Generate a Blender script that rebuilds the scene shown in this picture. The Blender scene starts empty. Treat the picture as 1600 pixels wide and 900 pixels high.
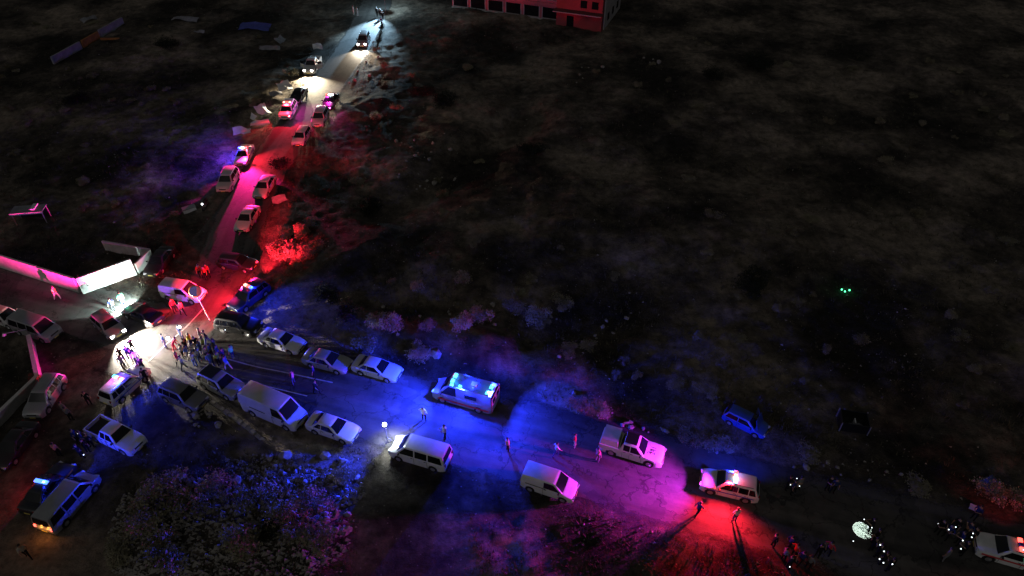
import bpy, bmesh, math, random
import numpy as np
from mathutils import Vector, Matrix, noise as mnoise

random.seed(7)
np.random.seed(7)
S = bpy.context.scene
C = S.collection
R = math.radians

# ------------------------------------------------------------------ camera
CAM_H, PITCH, FPX = 49.0, R(41.0), 1100.0          # drone height (m), pitch below level, focal length in 1600-px units
cam = bpy.data.objects.new('camera', bpy.data.cameras.new('camera'))
C.objects.link(cam)
cam.data.sensor_width = 36.0
cam.data.lens = 36.0 * FPX / 1600.0
cam.data.clip_start, cam.data.clip_end = 0.5, 6000.0
cam.location = (0, 0, CAM_H)
cam.rotation_euler = (math.pi / 2 - PITCH, 0, 0)
S.camera = cam

# ------------------------------------------------------------------ night sky, faint moon, exposure
W = bpy.data.worlds.new('World'); S.world = W; W.use_nodes = True
nt = W.node_tree; nt.nodes.clear()
sky = nt.nodes.new('ShaderNodeTexSky'); sky.sky_type = 'NISHITA'; sky.sun_disc = False
sky.sun_elevation, sky.sun_rotation = R(38), R(200); sky.dust_density = 3.0
hsv = nt.nodes.new('ShaderNodeHueSaturation'); hsv.inputs['Saturation'].default_value = 0.12
bg = nt.nodes.new('ShaderNodeBackground'); bg.inputs['Strength'].default_value = 0.0095
wo = nt.nodes.new('ShaderNodeOutputWorld')
nt.links.new(sky.outputs[0], hsv.inputs['Color']); nt.links.new(hsv.outputs[0], bg.inputs['Color'])
nt.links.new(bg.outputs[0], wo.inputs['Surface'])
moon = bpy.data.lights.new('moon', 'SUN'); moon.energy = 0.05; moon.angle = R(12); moon.color = (1.0, .95, .88)
mo = bpy.data.objects.new('moon', moon); C.objects.link(mo)
mo.rotation_euler = (R(52), 0, R(-20))
S.view_settings.view_transform = 'Standard'
S.view_settings.look = 'None'
S.view_settings.exposure = 0.0
S.view_settings.gamma = 1.0
S.cycles.use_denoising = True
S.cycles.use_light_tree = True
S.cycles.sample_clamp_indirect = 3.0
S.cycles.max_bounces = 4
S.cycles.caustics_reflective = S.cycles.caustics_refractive = False
POWER = 0.42

# ------------------------------------------------------------------ picture point -> place on the ground
ST, CT = math.sin(PITCH), math.cos(PITCH)
def flat(u, v, z=0.0):
    a, b = (u - 800.0) / FPX, -(v - 450.0) / FPX
    d = Vector((a, CT + b * ST, -ST + b * CT))
    t = (z - CAM_H) / d.z
    return Vector((d.x * t, d.y * t, z))

# ------------------------------------------------------------------ materials
def mat(name, col, rough=.7, metal=0.0, coat=0.0, emit=None, estr=0.0, var=0.0, scale=4.0, bump=0.0, spec=.5):
    m = bpy.data.materials.new(name); m.use_nodes = True
    t = m.node_tree; p = t.nodes['Principled BSDF']
    p.inputs['Base Color'].default_value = (*col, 1)
    p.inputs['Roughness'].default_value = rough
    p.inputs['Metallic'].default_value = metal
    p.inputs['Coat Weight'].default_value = coat
    p.inputs['Specular IOR Level'].default_value = spec
    if emit:
        p.inputs['Emission Color'].default_value = (*emit, 1)
        p.inputs['Emission Strength'].default_value = estr
    if var or bump:
        tc = t.nodes.new('ShaderNodeTexCoord')
        n = t.nodes.new('ShaderNodeTexNoise'); n.inputs['Scale'].default_value = scale
        n.inputs['Detail'].default_value = 8; n.inputs['Roughness'].default_value = .65
        t.links.new(tc.outputs['Object'], n.inputs['Vector'])
        if var:
            r = t.nodes.new('ShaderNodeValToRGB')
            r.color_ramp.elements[0].position = .3; r.color_ramp.elements[1].position = .72
            r.color_ramp.elements[0].color = (*[c * (1 - var) for c in col], 1)
            r.color_ramp.elements[1].color = (*[min(1, c * (1 + var)) for c in col], 1)
            t.links.new(n.outputs['Fac'], r.inputs[0]); t.links.new(r.outputs[0], p.inputs['Base Color'])
        if bump:
            b = t.nodes.new('ShaderNodeBump'); b.inputs['Strength'].default_value = bump; b.inputs['Distance'].default_value = .08
            t.links.new(n.outputs['Fac'], b.inputs['Height']); t.links.new(b.outputs[0], p.inputs['Normal'])
    return m

def ground_mat():
    m = bpy.data.materials.new('dry_earth'); m.use_nodes = True
    t = m.node_tree; p = t.nodes['Principled BSDF']; p.inputs['Roughness'].default_value = .95
    p.inputs['Specular IOR Level'].default_value = .1
    tc = t.nodes.new('ShaderNodeTexCoord')
    def noise(scale, detail=6, rough=.6, vec=None):
        n = t.nodes.new('ShaderNodeTexNoise'); n.inputs['Scale'].default_value = scale
        n.inputs['Detail'].default_value = detail; n.inputs['Roughness'].default_value = rough
        t.links.new(vec or tc.outputs['Object'], n.inputs['Vector']); return n
    def ramp(src, stops):
        r = t.nodes.new('ShaderNodeValToRGB'); e = r.color_ramp.elements
        while len(e) < len(stops): e.new(.5)
        for k, (pos, c) in enumerate(stops): e[k].position = pos; e[k].color = (*c, 1)
        t.links.new(src, r.inputs[0]); return r
    big = noise(.07, 5, .65)
    base = ramp(big.outputs['Fac'], [(.40, (.030, .027, .023)), (.5, (.095, .081, .067)), (.60, (.23, .19, .15))])
    mid = noise(.9, 8, .75)
    mul = ramp(mid.outputs['Fac'], [(.32, (.38, .38, .37)), (.52, (1, 1, 1)), (.7, (1.6, 1.55, 1.5))])
    mx = t.nodes.new('ShaderNodeMix'); mx.data_type = 'RGBA'; mx.blend_type = 'MULTIPLY'; mx.inputs[0].default_value = 1
    t.links.new(base.outputs[0], mx.inputs[6]); t.links.new(mul.outputs[0], mx.inputs[7])
    vo = t.nodes.new('ShaderNodeTexVoronoi'); vo.inputs['Scale'].default_value = 1.6; vo.inputs['Randomness'].default_value = 1
    t.links.new(tc.outputs['Object'], vo.inputs['Vector'])
    peb = ramp(vo.outputs['Distance'], [(.07, (1, 1, 1)), (.13, (0, 0, 0))])
    mx2 = t.nodes.new('ShaderNodeMix'); mx2.data_type = 'RGBA'
    t.links.new(peb.outputs[0], mx2.inputs[0]); t.links.new(mx.outputs[2], mx2.inputs[6]); mx2.inputs[7].default_value = (.2, .18, .155, 1)
    t.links.new(mx2.outputs[2], p.inputs['Base Color'])
    fine = noise(3.5, 10, .75)
    b = t.nodes.new('ShaderNodeBump'); b.inputs['Strength'].default_value = .9; b.inputs['Distance'].default_value = .3
    t.links.new(fine.outputs['Fac'], b.inputs['Height']); t.links.new(b.outputs[0], p.inputs['Normal'])
    return m

def asphalt_mat(name, col, streak=.35):
    m = bpy.data.materials.new(name); m.use_nodes = True
    t = m.node_tree; p = t.nodes['Principled BSDF']; p.inputs['Roughness'].default_value = .8
    tc = t.nodes.new('ShaderNodeTexCoord')
    uv = t.nodes.new('ShaderNodeUVMap')
    mp = t.nodes.new('ShaderNodeMapping'); mp.inputs['Scale'].default_value = (.05, 4.6, 1)
    t.links.new(uv.outputs[0], mp.inputs['Vector'])
    n1 = t.nodes.new('ShaderNodeTexNoise'); n1.inputs['Scale'].default_value = 1.0; n1.inputs['Detail'].default_value = 6
    t.links.new(mp.outputs[0], n1.inputs['Vector'])                       # wheel tracks and drag marks along the road
    n2 = t.nodes.new('ShaderNodeTexNoise'); n2.inputs['Scale'].default_value = .6; n2.inputs['Detail'].default_value = 9; n2.inputs['Roughness'].default_value = .7
    t.links.new(tc.outputs['Object'], n2.inputs['Vector'])
    ad = t.nodes.new('ShaderNodeMath'); ad.operation = 'ADD'
    t.links.new(n1.outputs['Fac'], ad.inputs[0]); t.links.new(n2.outputs['Fac'], ad.inputs[1])
    r = t.nodes.new('ShaderNodeValToRGB'); e = r.color_ramp.elements
    mr = t.nodes.new('ShaderNodeMath'); mr.operation = 'MULTIPLY'; mr.inputs[1].default_value = .5
    t.links.new(ad.outputs[0], mr.inputs[0]); t.links.new(mr.outputs[0], r.inputs[0])
    e[0].position = .36; e[0].color = (*[c * (1 - streak) for c in col], 1)
    e[1].position = .64; e[1].color = (*[c * (1 + streak * 1.6) for c in col], 1)
    vo = t.nodes.new('ShaderNodeTexVoronoi'); vo.feature = 'DISTANCE_TO_EDGE'; vo.inputs['Scale'].default_value = .32
    wv = t.nodes.new('ShaderNodeMix'); wv.data_type = 'VECTOR'; wv.inputs[0].default_value = .12
    nc = t.nodes.new('ShaderNodeTexNoise'); nc.inputs['Scale'].default_value = 1.3; nc.inputs['Detail'].default_value = 5; t.links.new(tc.outputs['Object'], nc.inputs['Vector'])
    vm = t.nodes.new('ShaderNodeVectorMath'); vm.operation = 'MULTIPLY_ADD'; vm.inputs[1].default_value = (2.4, 2.4, 0)
    t.links.new(nc.outputs['Color'], vm.inputs[0]); t.links.new(tc.outputs['Object'], vm.inputs[2]); t.links.new(vm.outputs[0], vo.inputs['Vector'])
    t.nodes.remove(wv)
    cr = t.nodes.new('ShaderNodeValToRGB'); cr.color_ramp.elements[0].position = .006; cr.color_ramp.elements[0].color = (.35, .35, .35, 1)
    cr.color_ramp.elements[1].position = .02; cr.color_ramp.elements[1].color = (1, 1, 1, 1); t.links.new(vo.outputs['Distance'], cr.inputs[0])
    vp = t.nodes.new('ShaderNodeTexVoronoi'); vp.inputs['Scale'].default_value = .16; t.links.new(vm.outputs[0], vp.inputs['Vector'])
    pr = t.nodes.new('ShaderNodeValToRGB'); pr.color_ramp.elements[0].color = (.6, .6, .6, 1); pr.color_ramp.elements[1].color = (1.35, 1.3, 1.25, 1)
    sp_ = t.nodes.new('ShaderNodeSeparateColor'); t.links.new(vp.outputs['Color'], sp_.inputs[0]); t.links.new(sp_.outputs[0], pr.inputs[0])
    m1 = t.nodes.new('ShaderNodeMix'); m1.data_type = 'RGBA'; m1.blend_type = 'MULTIPLY'; m1.inputs[0].default_value = 1
    m2 = t.nodes.new('ShaderNodeMix'); m2.data_type = 'RGBA'; m2.blend_type = 'MULTIPLY'; m2.inputs[0].default_value = .8
    t.links.new(r.outputs[0], m1.inputs[6]); t.links.new(cr.outputs[0], m1.inputs[7]); t.links.new(m1.outputs[2], m2.inputs[6]); t.links.new(pr.outputs[0], m2.inputs[7])
    t.links.new(m2.outputs[2], p.inputs['Base Color'])
    sep = t.nodes.new('ShaderNodeSeparateXYZ'); t.links.new(uv.outputs[0], sep.inputs[0])
    ab = t.nodes.new('ShaderNodeMath'); ab.operation = 'ABSOLUTE'; t.links.new(sep.outputs['Y'], ab.inputs[0])
    ed = t.nodes.new('ShaderNodeMath'); ed.operation = 'MULTIPLY_ADD'; ed.inputs[1].default_value = .55; t.links.new(n2.outputs['Fac'], ed.inputs[0]); t.links.new(ab.outputs[0], ed.inputs[2])
    er = t.nodes.new('ShaderNodeValToRGB'); er.color_ramp.elements[0].position = .98; er.color_ramp.elements[0].color = (1, 1, 1, 1)
    er.color_ramp.elements[1].position = 1.0; er.color_ramp.elements[1].color = (0, 0, 0, 1)
    sc_ = t.nodes.new('ShaderNodeMath'); sc_.operation = 'MULTIPLY'; sc_.inputs[1].default_value = .84; t.links.new(ed.outputs[0], sc_.inputs[0])
    t.links.new(sc_.outputs[0], er.inputs[0]); t.links.new(er.outputs[0], p.inputs['Alpha'])      # crumbled edge where the surface gives way to earth
    er.color_ramp.elements[0].position = .90
    n3 = t.nodes.new('ShaderNodeTexNoise'); n3.inputs['Scale'].default_value = 9; n3.inputs['Detail'].default_value = 6
    t.links.new(tc.outputs['Object'], n3.inputs['Vector'])
    b = t.nodes.new('ShaderNodeBump'); b.inputs['Strength'].default_value = .35; b.inputs['Distance'].default_value = .05
    t.links.new(n3.outputs['Fac'], b.inputs['Height']); t.links.new(b.outputs[0], p.inputs['Normal'])
    return m

M = {
    'ground': ground_mat(),
    'asphalt': asphalt_mat('worn_asphalt', (.068, .064, .060)),
    'dirt_road': asphalt_mat('dusty_asphalt', (.058, .053, .048), .5),
    'glass': mat('dark_glass', (.006, .007, .009), .06, spec=.6),
    'rubber': mat('tyre_rubber', (.012, .012, .012), .85),
    'rim': mat('alloy_rim', (.45, .45, .46), .35, .8),
    'trim': mat('black_trim', (.018, .018, .018), .5),
    'headlamp': mat('headlamp_lens', (.55, .57, .6), .12, coat=.5),
    'headlamp_on': mat('headlamp_lit', (.9, .9, .9), .2, emit=(1, .95, .88), estr=40),
    'tail': mat('tail_lens', (.25, .01, .01), .2, coat=.5),
    'tail_on': mat('tail_lit', (.5, .02, .02), .2, emit=(1, .08, .05), estr=6),
    'plate': mat('number_plate', (.7, .6, .15), .5),
    'bar_base': mat('bar_base', (.03, .03, .035), .4),
    'red_lens': mat('red_lens_lit', (.5, .02, .02), .25, emit=(1, .08, .06), estr=4),
    'red_hot': mat('red_lens_bright', (.6, .1, .1), .25, emit=(1, .30, .24), estr=5),
    'blue_lens': mat('blue_lens_lit', (.02, .05, .5), .25, emit=(.06, .16, 1), estr=4),
    'blue_hot': mat('blue_lens_bright', (.1, .2, .6), .25, emit=(.25, .45, 1), estr=5),
    'cyan_lens': mat('cyan_lens_lit', (.05, .3, .5), .25, emit=(.10, .70, 1), estr=3),
    'white_lens': mat('white_lens_lit', (.9, .9, .9), .25, emit=(.92, .96, 1), estr=8),
    'glint': mat('white_glint_lit', (.9, .9, .9), .25, emit=(.85, .97, 1), estr=2.5),  # for small glowing balls added where white glints show
    'green_lens': mat('green_lens_lit', (.05, .5, .2), .25, emit=(.1, .9, .4), estr=4),
    'red_dead': mat('red_lens_unlit', (.35, .02, .02), .2),
    'blue_dead': mat('blue_lens_unlit', (.02, .04, .35), .2),
    'plaster': mat('white_plaster', (.60, .58, .55), .85, var=.28, scale=.8, bump=.15),
    'pale_concrete': mat('pale_concrete', (.42, .40, .37), .9, var=.25, scale=1.2, bump=.3),
    'weathered': mat('weathered_plaster', (.24, .24, .26), .9, var=.35, scale=.9),
    'orange_paint': mat('orange_wall_paint', (.30, .13, .035), .85, var=.4, scale=1.5),
    'stone': mat('limestone', (.27, .25, .225), .95, var=.35, scale=2.5, bump=.5),
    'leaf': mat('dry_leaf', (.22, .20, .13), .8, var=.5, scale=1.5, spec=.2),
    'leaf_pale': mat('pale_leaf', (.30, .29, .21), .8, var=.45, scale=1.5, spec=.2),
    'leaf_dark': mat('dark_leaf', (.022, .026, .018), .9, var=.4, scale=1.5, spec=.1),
    'wood': mat('bark', (.06, .045, .03), .95),
    'straw': mat('dry_grass', (.085, .078, .05), .9, var=.5, scale=.4, spec=.1),
    'sheet': mat('corrugated_sheet', (.25, .25, .27), .6, .2, var=.3, scale=2),
    'sheet_white': mat('white_sheet', (.7, .7, .72), .6, var=.15, scale=2),
    'steel': mat('grey_steel', (.3, .3, .31), .5, .6),
    'tarp': mat('blue_tarp', (.06, .08, .32), .6, var=.3, scale=2),
    'red_wall': mat('red_tinted_plaster', (.26, .05, .05), .9, var=.2, scale=.5),  # both facade plasters
    'pink_wall': mat('rose_tinted_plaster', (.36, .11, .13), .9, var=.2, scale=.5),
    'roof_dark': mat('dark_roof_sheet', (.10, .03, .035), .8, var=.3, scale=1),
    'window_frame': mat('white_window_frame', (.32, .29, .29), .6),
    'line': mat('worn_line_paint', (.5, .49, .45), .8, var=.4, scale=2),
    'ink': mat('black_marking', (.02, .02, .02), .6),
    'stripe_red': mat('red_stripe', (.55, .03, .04), .5),
    'stripe_blue': mat('blue_stripe', (.03, .07, .5), .5),
    'stripe_orange': mat('orange_stripe', (.75, .25, .03), .5),
    'mirror': mat('mirror_face', (.8, .8, .82), .15, .9),
}
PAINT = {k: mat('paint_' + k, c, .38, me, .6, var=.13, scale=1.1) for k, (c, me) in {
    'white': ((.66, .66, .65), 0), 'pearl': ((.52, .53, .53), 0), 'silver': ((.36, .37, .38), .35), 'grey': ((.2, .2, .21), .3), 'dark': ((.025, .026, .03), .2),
    'black': ((.008, .008, .009), 0), 'navy': ((.02, .03, .12), .2), 'blue_lit_white': ((.24, .26, .32), 0), 'blue': ((.03, .08, .36), .1)}.items()}  # the wreck's blue and the ambulance's white hold painted-in blue light
CLOTH = {k: mat('cloth_' + k, c, .9, spec=.1) for k, c in {
    'white': (.65, .65, .64), 'black': (.012, .012, .014), 'navy': (.025, .035, .11), 'grey': (.16, .16, .17), 'blue': (.08, .15, .5), 'red': (.5, .05, .05),
    'green': (.12, .8, .34), 'yellow': (.7, .78, .12), 'pink': (.75, .22, .28), 'beige': (.42, .36, .27), 'olive': (.09, .1, .05), 'jeans': (.05, .07, .14), 'orange': (.8, .28, .06)}.items()}
SKIN = mat('skin', (.32, .19, .13), .6)
HAIR = mat('dark_hair', (.012, .01, .009), .7)

# ------------------------------------------------------------------ mesh helpers
class MB:
    def __init__(s): s.v, s.f, s.m = [], [], []
    def add(s, vs, fs, mi=0):
        o = len(s.v); s.v += [tuple(x) for x in vs]; s.f += [tuple(i + o for i in f) for f in fs]; s.m += [mi] * len(fs); return s
    def box(s, c, d, rz=0.0, mi=0, top=1.0):
        x, y, z = d[0] / 2, d[1] / 2, d[2] / 2; ca, sa = math.cos(rz), math.sin(rz)
        vs = []
        for sz in (-1, 1):
            k = top if sz > 0 else 1
            for sx, sy in ((-1, -1), (1, -1), (1, 1), (-1, 1)):
                a, b = sx * x * k, sy * y * k
                vs.append((c[0] + a * ca - b * sa, c[1] + a * sa + b * ca, c[2] + sz * z))
        return s.add(vs, [(3, 2, 1, 0), (4, 5, 6, 7), (0, 1, 5, 4), (1, 2, 6, 5), (2, 3, 7, 6), (3, 0, 4, 7)], mi)
    def tube(s, a, b, ra, rb=None, n=8, mi=0):
        a, b = Vector(a), Vector(b); rb = ra if rb is None else rb
        d = (b - a).normalized(); u = d.orthogonal().normalized(); w = d.cross(u)
        vs = []
        for p, r in ((a, ra), (b, rb)):
            for k in range(n):
                t = 2 * math.pi * k / n; vs.append(p + (u * math.cos(t) + w * math.sin(t)) * r)
        fs = [(k, (k + 1) % n, n + (k + 1) % n, n + k) for k in range(n)] + [tuple(range(n - 1, -1, -1)), tuple(range(n, 2 * n))]
        return s.add(vs, fs, mi)
    def ball(s, c, r, n=8, m=5, mi=0, sc=(1, 1, 1)):
        vs = [(c[0], c[1], c[2] - r * sc[2])]
        for i in range(1, m):
            ph = math.pi * i / m
            for k in range(n):
                t = 2 * math.pi * k / n
                vs.append((c[0] + r * sc[0] * math.sin(ph) * math.cos(t), c[1] + r * sc[1] * math.sin(ph) * math.sin(t), c[2] - r * sc[2] * math.cos(ph)))
        vs.append((c[0], c[1], c[2] + r * sc[2])); L = len(vs) - 1
        fs = [(0, 1 + (k + 1) % n, 1 + k) for k in range(n)]
        for i in range(m - 2):
            for k in range(n):
                a = 1 + i * n; fs.append((a + k, a + (k + 1) % n, a + n + (k + 1) % n, a + n + k))
        a = 1 + (m - 2) * n
        fs += [(a + k, a + (k + 1) % n, L) for k in range(n)]
        return s.add(vs, fs, mi)
    def loft(s, secs, cap=True, mi=0):
        n = len(secs[0]); o = len(s.v)
        vs = [p for q in secs for p in q]
        fs = []
        for i in range(len(secs) - 1):
            for k in range(n):
                a, b = i * n + k, i * n + (k + 1) % n
                fs.append((a, b, b + n, a + n))
        if cap: fs += [tuple(range(n - 1, -1, -1)), tuple(range((len(secs) - 1) * n, len(secs) * n))]
        return s.add(vs, fs, mi)
    def mesh(s, name, mats, smooth=None):
        me = bpy.data.meshes.new(name); me.from_pydata(s.v, [], s.f)
        for m_ in (mats if isinstance(mats, (list, tuple)) else [mats]): me.materials.append(m_)
        me.polygons.foreach_set('material_index', s.m)
        bm = bmesh.new(); bm.from_mesh(me); bmesh.ops.recalc_face_normals(bm, faces=bm.faces); bm.to_mesh(me); bm.free()
        if smooth is not None:
            me.polygons.foreach_set('use_smooth', [True] * len(me.polygons)); me.set_sharp_from_angle(angle=R(smooth))
        me.update(); return me

def link(name, me, parent=None, loc=None, rz=None):
    o = bpy.data.objects.new(name, me); C.objects.link(o)
    if parent: o.parent = parent
    if loc is not None: o.location = loc
    if rz is not None: o.rotation_euler = (0, 0, rz)
    return o
def empty(name, loc, rz=0.0):
    o = link(name, None, None, loc, rz); o.empty_display_size = .3; return o
def tag(o, label, cat, group=None):
    o['label'] = label; o['category'] = cat
    if group: o['group'] = group
    return o
def structure(o): o['kind'] = 'structure'; return o

# ------------------------------------------------------------------ roads: centre lines (metres) and half widths
def line(pts): return [flat(u, v) for u, v in pts]
def smooth_line(p, n=6):
    out = []
    for i in range(len(p) - 1):
        a, b, c, d = p[max(i - 1, 0)], p[i], p[i + 1], p[min(i + 2, len(p) - 1)]
        for k in range(n):
            t = k / n
            out.append(.5 * ((2 * b) + (c - a) * t + (2 * a - 5 * b + 4 * c - d) * t * t + (3 * b - a - 3 * c + d) * t ** 3))
    return out + [p[-1]]
ROADS = {
    'upper_road': (smooth_line(line([(640, -130), (612, -45), (588, 5), (567, 50), (537, 97), (502, 142), (462, 197), (424, 252), (390, 312), (364, 372), (340, 435), (300, 500), (255, 560)])), 3.5, 'asphalt', .016),
    'lower_road': (smooth_line(line([(190, 530), (320, 562), (450, 595), (570, 625), (700, 660), (850, 695), (1000, 735), (1150, 775), (1300, 815), (1450, 852), (1640, 900), (1900, 960)])), 4.8, 'dirt_road', .012),
    'side_lane': (smooth_line(line([(700, 670), (668, 740), (650, 800), (640, 880), (632, 1000), (625, 1200)])), 4.1, 'earth', .008),
    'left_road': (smooth_line(line([(290, 545), (220, 512), (140, 487), (50, 462), (-60, 430), (-220, 385)])), 4.0, 'asphalt', .008),
    'yard': (smooth_line(line([(250, 575), (180, 630), (125, 690), (85, 760), (50, 850), (20, 980)])), 5.8, 'earth', .004),
}
_SEG = np.array([(a.x, a.y, b.x - a.x, b.y - a.y, hw) for pts, hw, _, _ in ROADS.values() for a, b in zip(pts[:-1], pts[1:])])
def dist_to_roads(x, y):
    x, y = np.asarray(x, float), np.asarray(y, float)
    if x.ndim == 0:
        q = _SEG; t = np.clip(((x - q[:, 0]) * q[:, 2] + (y - q[:, 1]) * q[:, 3]) / (q[:, 2] ** 2 + q[:, 3] ** 2 + 1e-9), 0, 1)
        return float((np.hypot(x - q[:, 0] - t * q[:, 2], y - q[:, 1] - t * q[:, 3]) - q[:, 4]).min())
    best = np.full(x.shape, 1e9)
    for ax, ay, dx, dy, hw in _SEG:
        t = np.clip(((x - ax) * dx + (y - ay) * dy) / (dx * dx + dy * dy + 1e-9), 0, 1)
        best = np.minimum(best, np.hypot(x - ax - t * dx, y - ay - t * dy) - hw)
    return best
_perm = np.random.RandomState(3).rand(64, 64)
def vnoise(x, y):
    x = np.asarray(x, float); y = np.asarray(y, float)
    xi, yi = np.floor(x).astype(int), np.floor(y).astype(int); fx, fy = x - xi, y - yi
    fx = fx * fx * (3 - 2 * fx); fy = fy * fy * (3 - 2 * fy)
    g = lambda i, j: _perm[i % 64, j % 64]
    return (g(xi, yi) * (1 - fx) + g(xi + 1, yi) * fx) * (1 - fy) + (g(xi, yi + 1) * (1 - fx) + g(xi + 1, yi + 1) * fx) * fy - .5
BANK = [(flat(560, 520), flat(880, 560), 3.2, 1.3), (flat(600, 330), flat(820, 190), 3.5, -1.6), (flat(840, 540), flat(980, 420), 2.5, -1.2),
        (flat(230, 830), flat(450, 800), 5.0, 1.3), (flat(1060, 670), flat(1500, 770), 2.0, .5), (flat(640, 260), flat(560, 400), 3, .8)]
def height(x, y):
    x = np.asarray(x, float); y = np.asarray(y, float)
    d = dist_to_roads(x, y)
    m = np.clip(d / 3.0, 0, 1); m = m * m * (3 - 2 * m)
    far = np.clip(d / 14.0, 0, 1)
    h = m * (1.5 * far * vnoise(x * .06 + 5, y * .06) + .55 * vnoise(x * .25, y * .25 + 9) + .34 * vnoise(x * .75, y * .75) + .2 * vnoise(x * 1.9, y * 1.9))
    for a, b, r, k in BANK:
        dx, dy = b.x - a.x, b.y - a.y; L = dx * dx + dy * dy
        t = np.clip(((x - a.x) * dx + (y - a.y) * dy) / L, 0, 1)
        q = np.hypot(x - a.x - t * dx, y - a.y - t * dy)
        h = h + m * k * np.exp(-(q / r) ** 2)
    return h - .02 + 0 * x
def P(u, v, z=0.0):
    p = flat(u, v, z); g = 0.0
    for _ in range(5):
        g = float(height(p.x, p.y)); p = flat(u, v, g + z)
    return Vector((p.x, p.y, max(g, 0.0) if dist_to_roads(p.x, p.y) < .3 else g))

# ground sheet: fine near, coarse out to the horizon
def axis(lo, hi, step, far):
    mid = list(np.arange(lo, hi, step)); a, d = [], step
    x = lo
    while x > -far: d *= 1.22; x -= d; a.insert(0, x)
    x, d = mid[-1], step
    while x < far: d *= 1.22; x += d; mid.append(x)
    return np.array(a + mid)
gx, gy = axis(-85, 80, .42, 4000), axis(14, 142, .42, 4000)
X, Y = np.meshgrid(gx, gy); Z = height(X, Y)
nx, ny = len(gx), len(gy)
idx = np.arange(nx * ny).reshape(ny, nx)
quads = np.stack([idx[:-1, :-1], idx[:-1, 1:], idx[1:, 1:], idx[1:, :-1]], -1).reshape(-1, 4)
me = bpy.data.meshes.new('ground')
me.vertices.add(nx * ny); me.vertices.foreach_set('co', np.stack([X, Y, Z], -1).ravel())
me.loops.add(quads.size); me.loops.foreach_set('vertex_index', quads.ravel())
me.polygons.add(len(quads)); me.polygons.foreach_set('loop_start', np.arange(0, quads.size, 4)); me.polygons.foreach_set('loop_total', np.full(len(quads), 4))
me.polygons.foreach_set('use_smooth', np.ones(len(quads), bool))
me.materials.append(M['ground']); me.update(calc_edges=True)
structure(link('ground', me))

def ribbon(name, pts, hw, m, z, wob=.35):
    mb = MB(); vs, uvs = [], []; L = 0; n = 9
    for i, p in enumerate(pts):
        t = (pts[min(i + 1, len(pts) - 1)] - pts[max(i - 1, 0)]); t.z = 0; t.normalize(); nrm = Vector((-t.y, t.x, 0))
        if i: L += (p - pts[i - 1]).length
        for k in range(n):
            s = (k / (n - 1) * 2 - 1)
            w = hw + wob * float(vnoise(L * .35 + (50 if s > 0 else 0), hw * 7)) * 2 * (abs(s) > .99)
            vs.append((p.x + nrm.x * s * w, p.y + nrm.y * s * w, z)); uvs.append((L, s))
    fs = [(i * n + k, i * n + k + 1, (i + 1) * n + k + 1, (i + 1) * n + k) for i in range(len(pts) - 1) for k in range(n - 1)]
    me = bpy.data.meshes.new(name); me.from_pydata(vs, [], fs); me.materials.append(m)
    uv = me.uv_layers.new(name='UVMap')
    for lp in me.loops: uv.data[lp.index].uv = uvs[lp.vertex_index]
    bm = bmesh.new(); bm.from_mesh(me); bmesh.ops.recalc_face_normals(bm, faces=bm.faces)
    if bm.faces[0].normal.z < 0: bmesh.ops.reverse_faces(bm, faces=bm.faces)
    bm.to_mesh(me); bm.free(); me.update()
    return structure(link(name, me))
for nm, (pts, hw, mk, z) in ROADS.items():
    if mk != 'earth': ribbon(nm, pts, hw, M[mk], z)        # the side lane and the yard are bare levelled earth
def resample(pts, step):
    out = [pts[0]]; acc = 0
    for a, b in zip(pts[:-1], pts[1:]):
        L = (b - a).length; t = step - acc
        while t <= L: out.append(a + (b - a) * (t / L)); t += step
        acc = (acc + L) % step
    return out
# worn painted edge lines on the road
def paint_line(name, px, w, z):
    ribbon(name, smooth_line(line(px), 5), w / 2, M['line'], z, .02)
paint_line('road_line', [(232, 565), (258, 540), (290, 512), (318, 482)], .14, .022)
paint_line('road_line', [(352, 560), (400, 573), (450, 583), (520, 598)], .13, .018)
paint_line('road_line', [(388, 596), (430, 607), (480, 619)], .11, .018)

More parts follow.
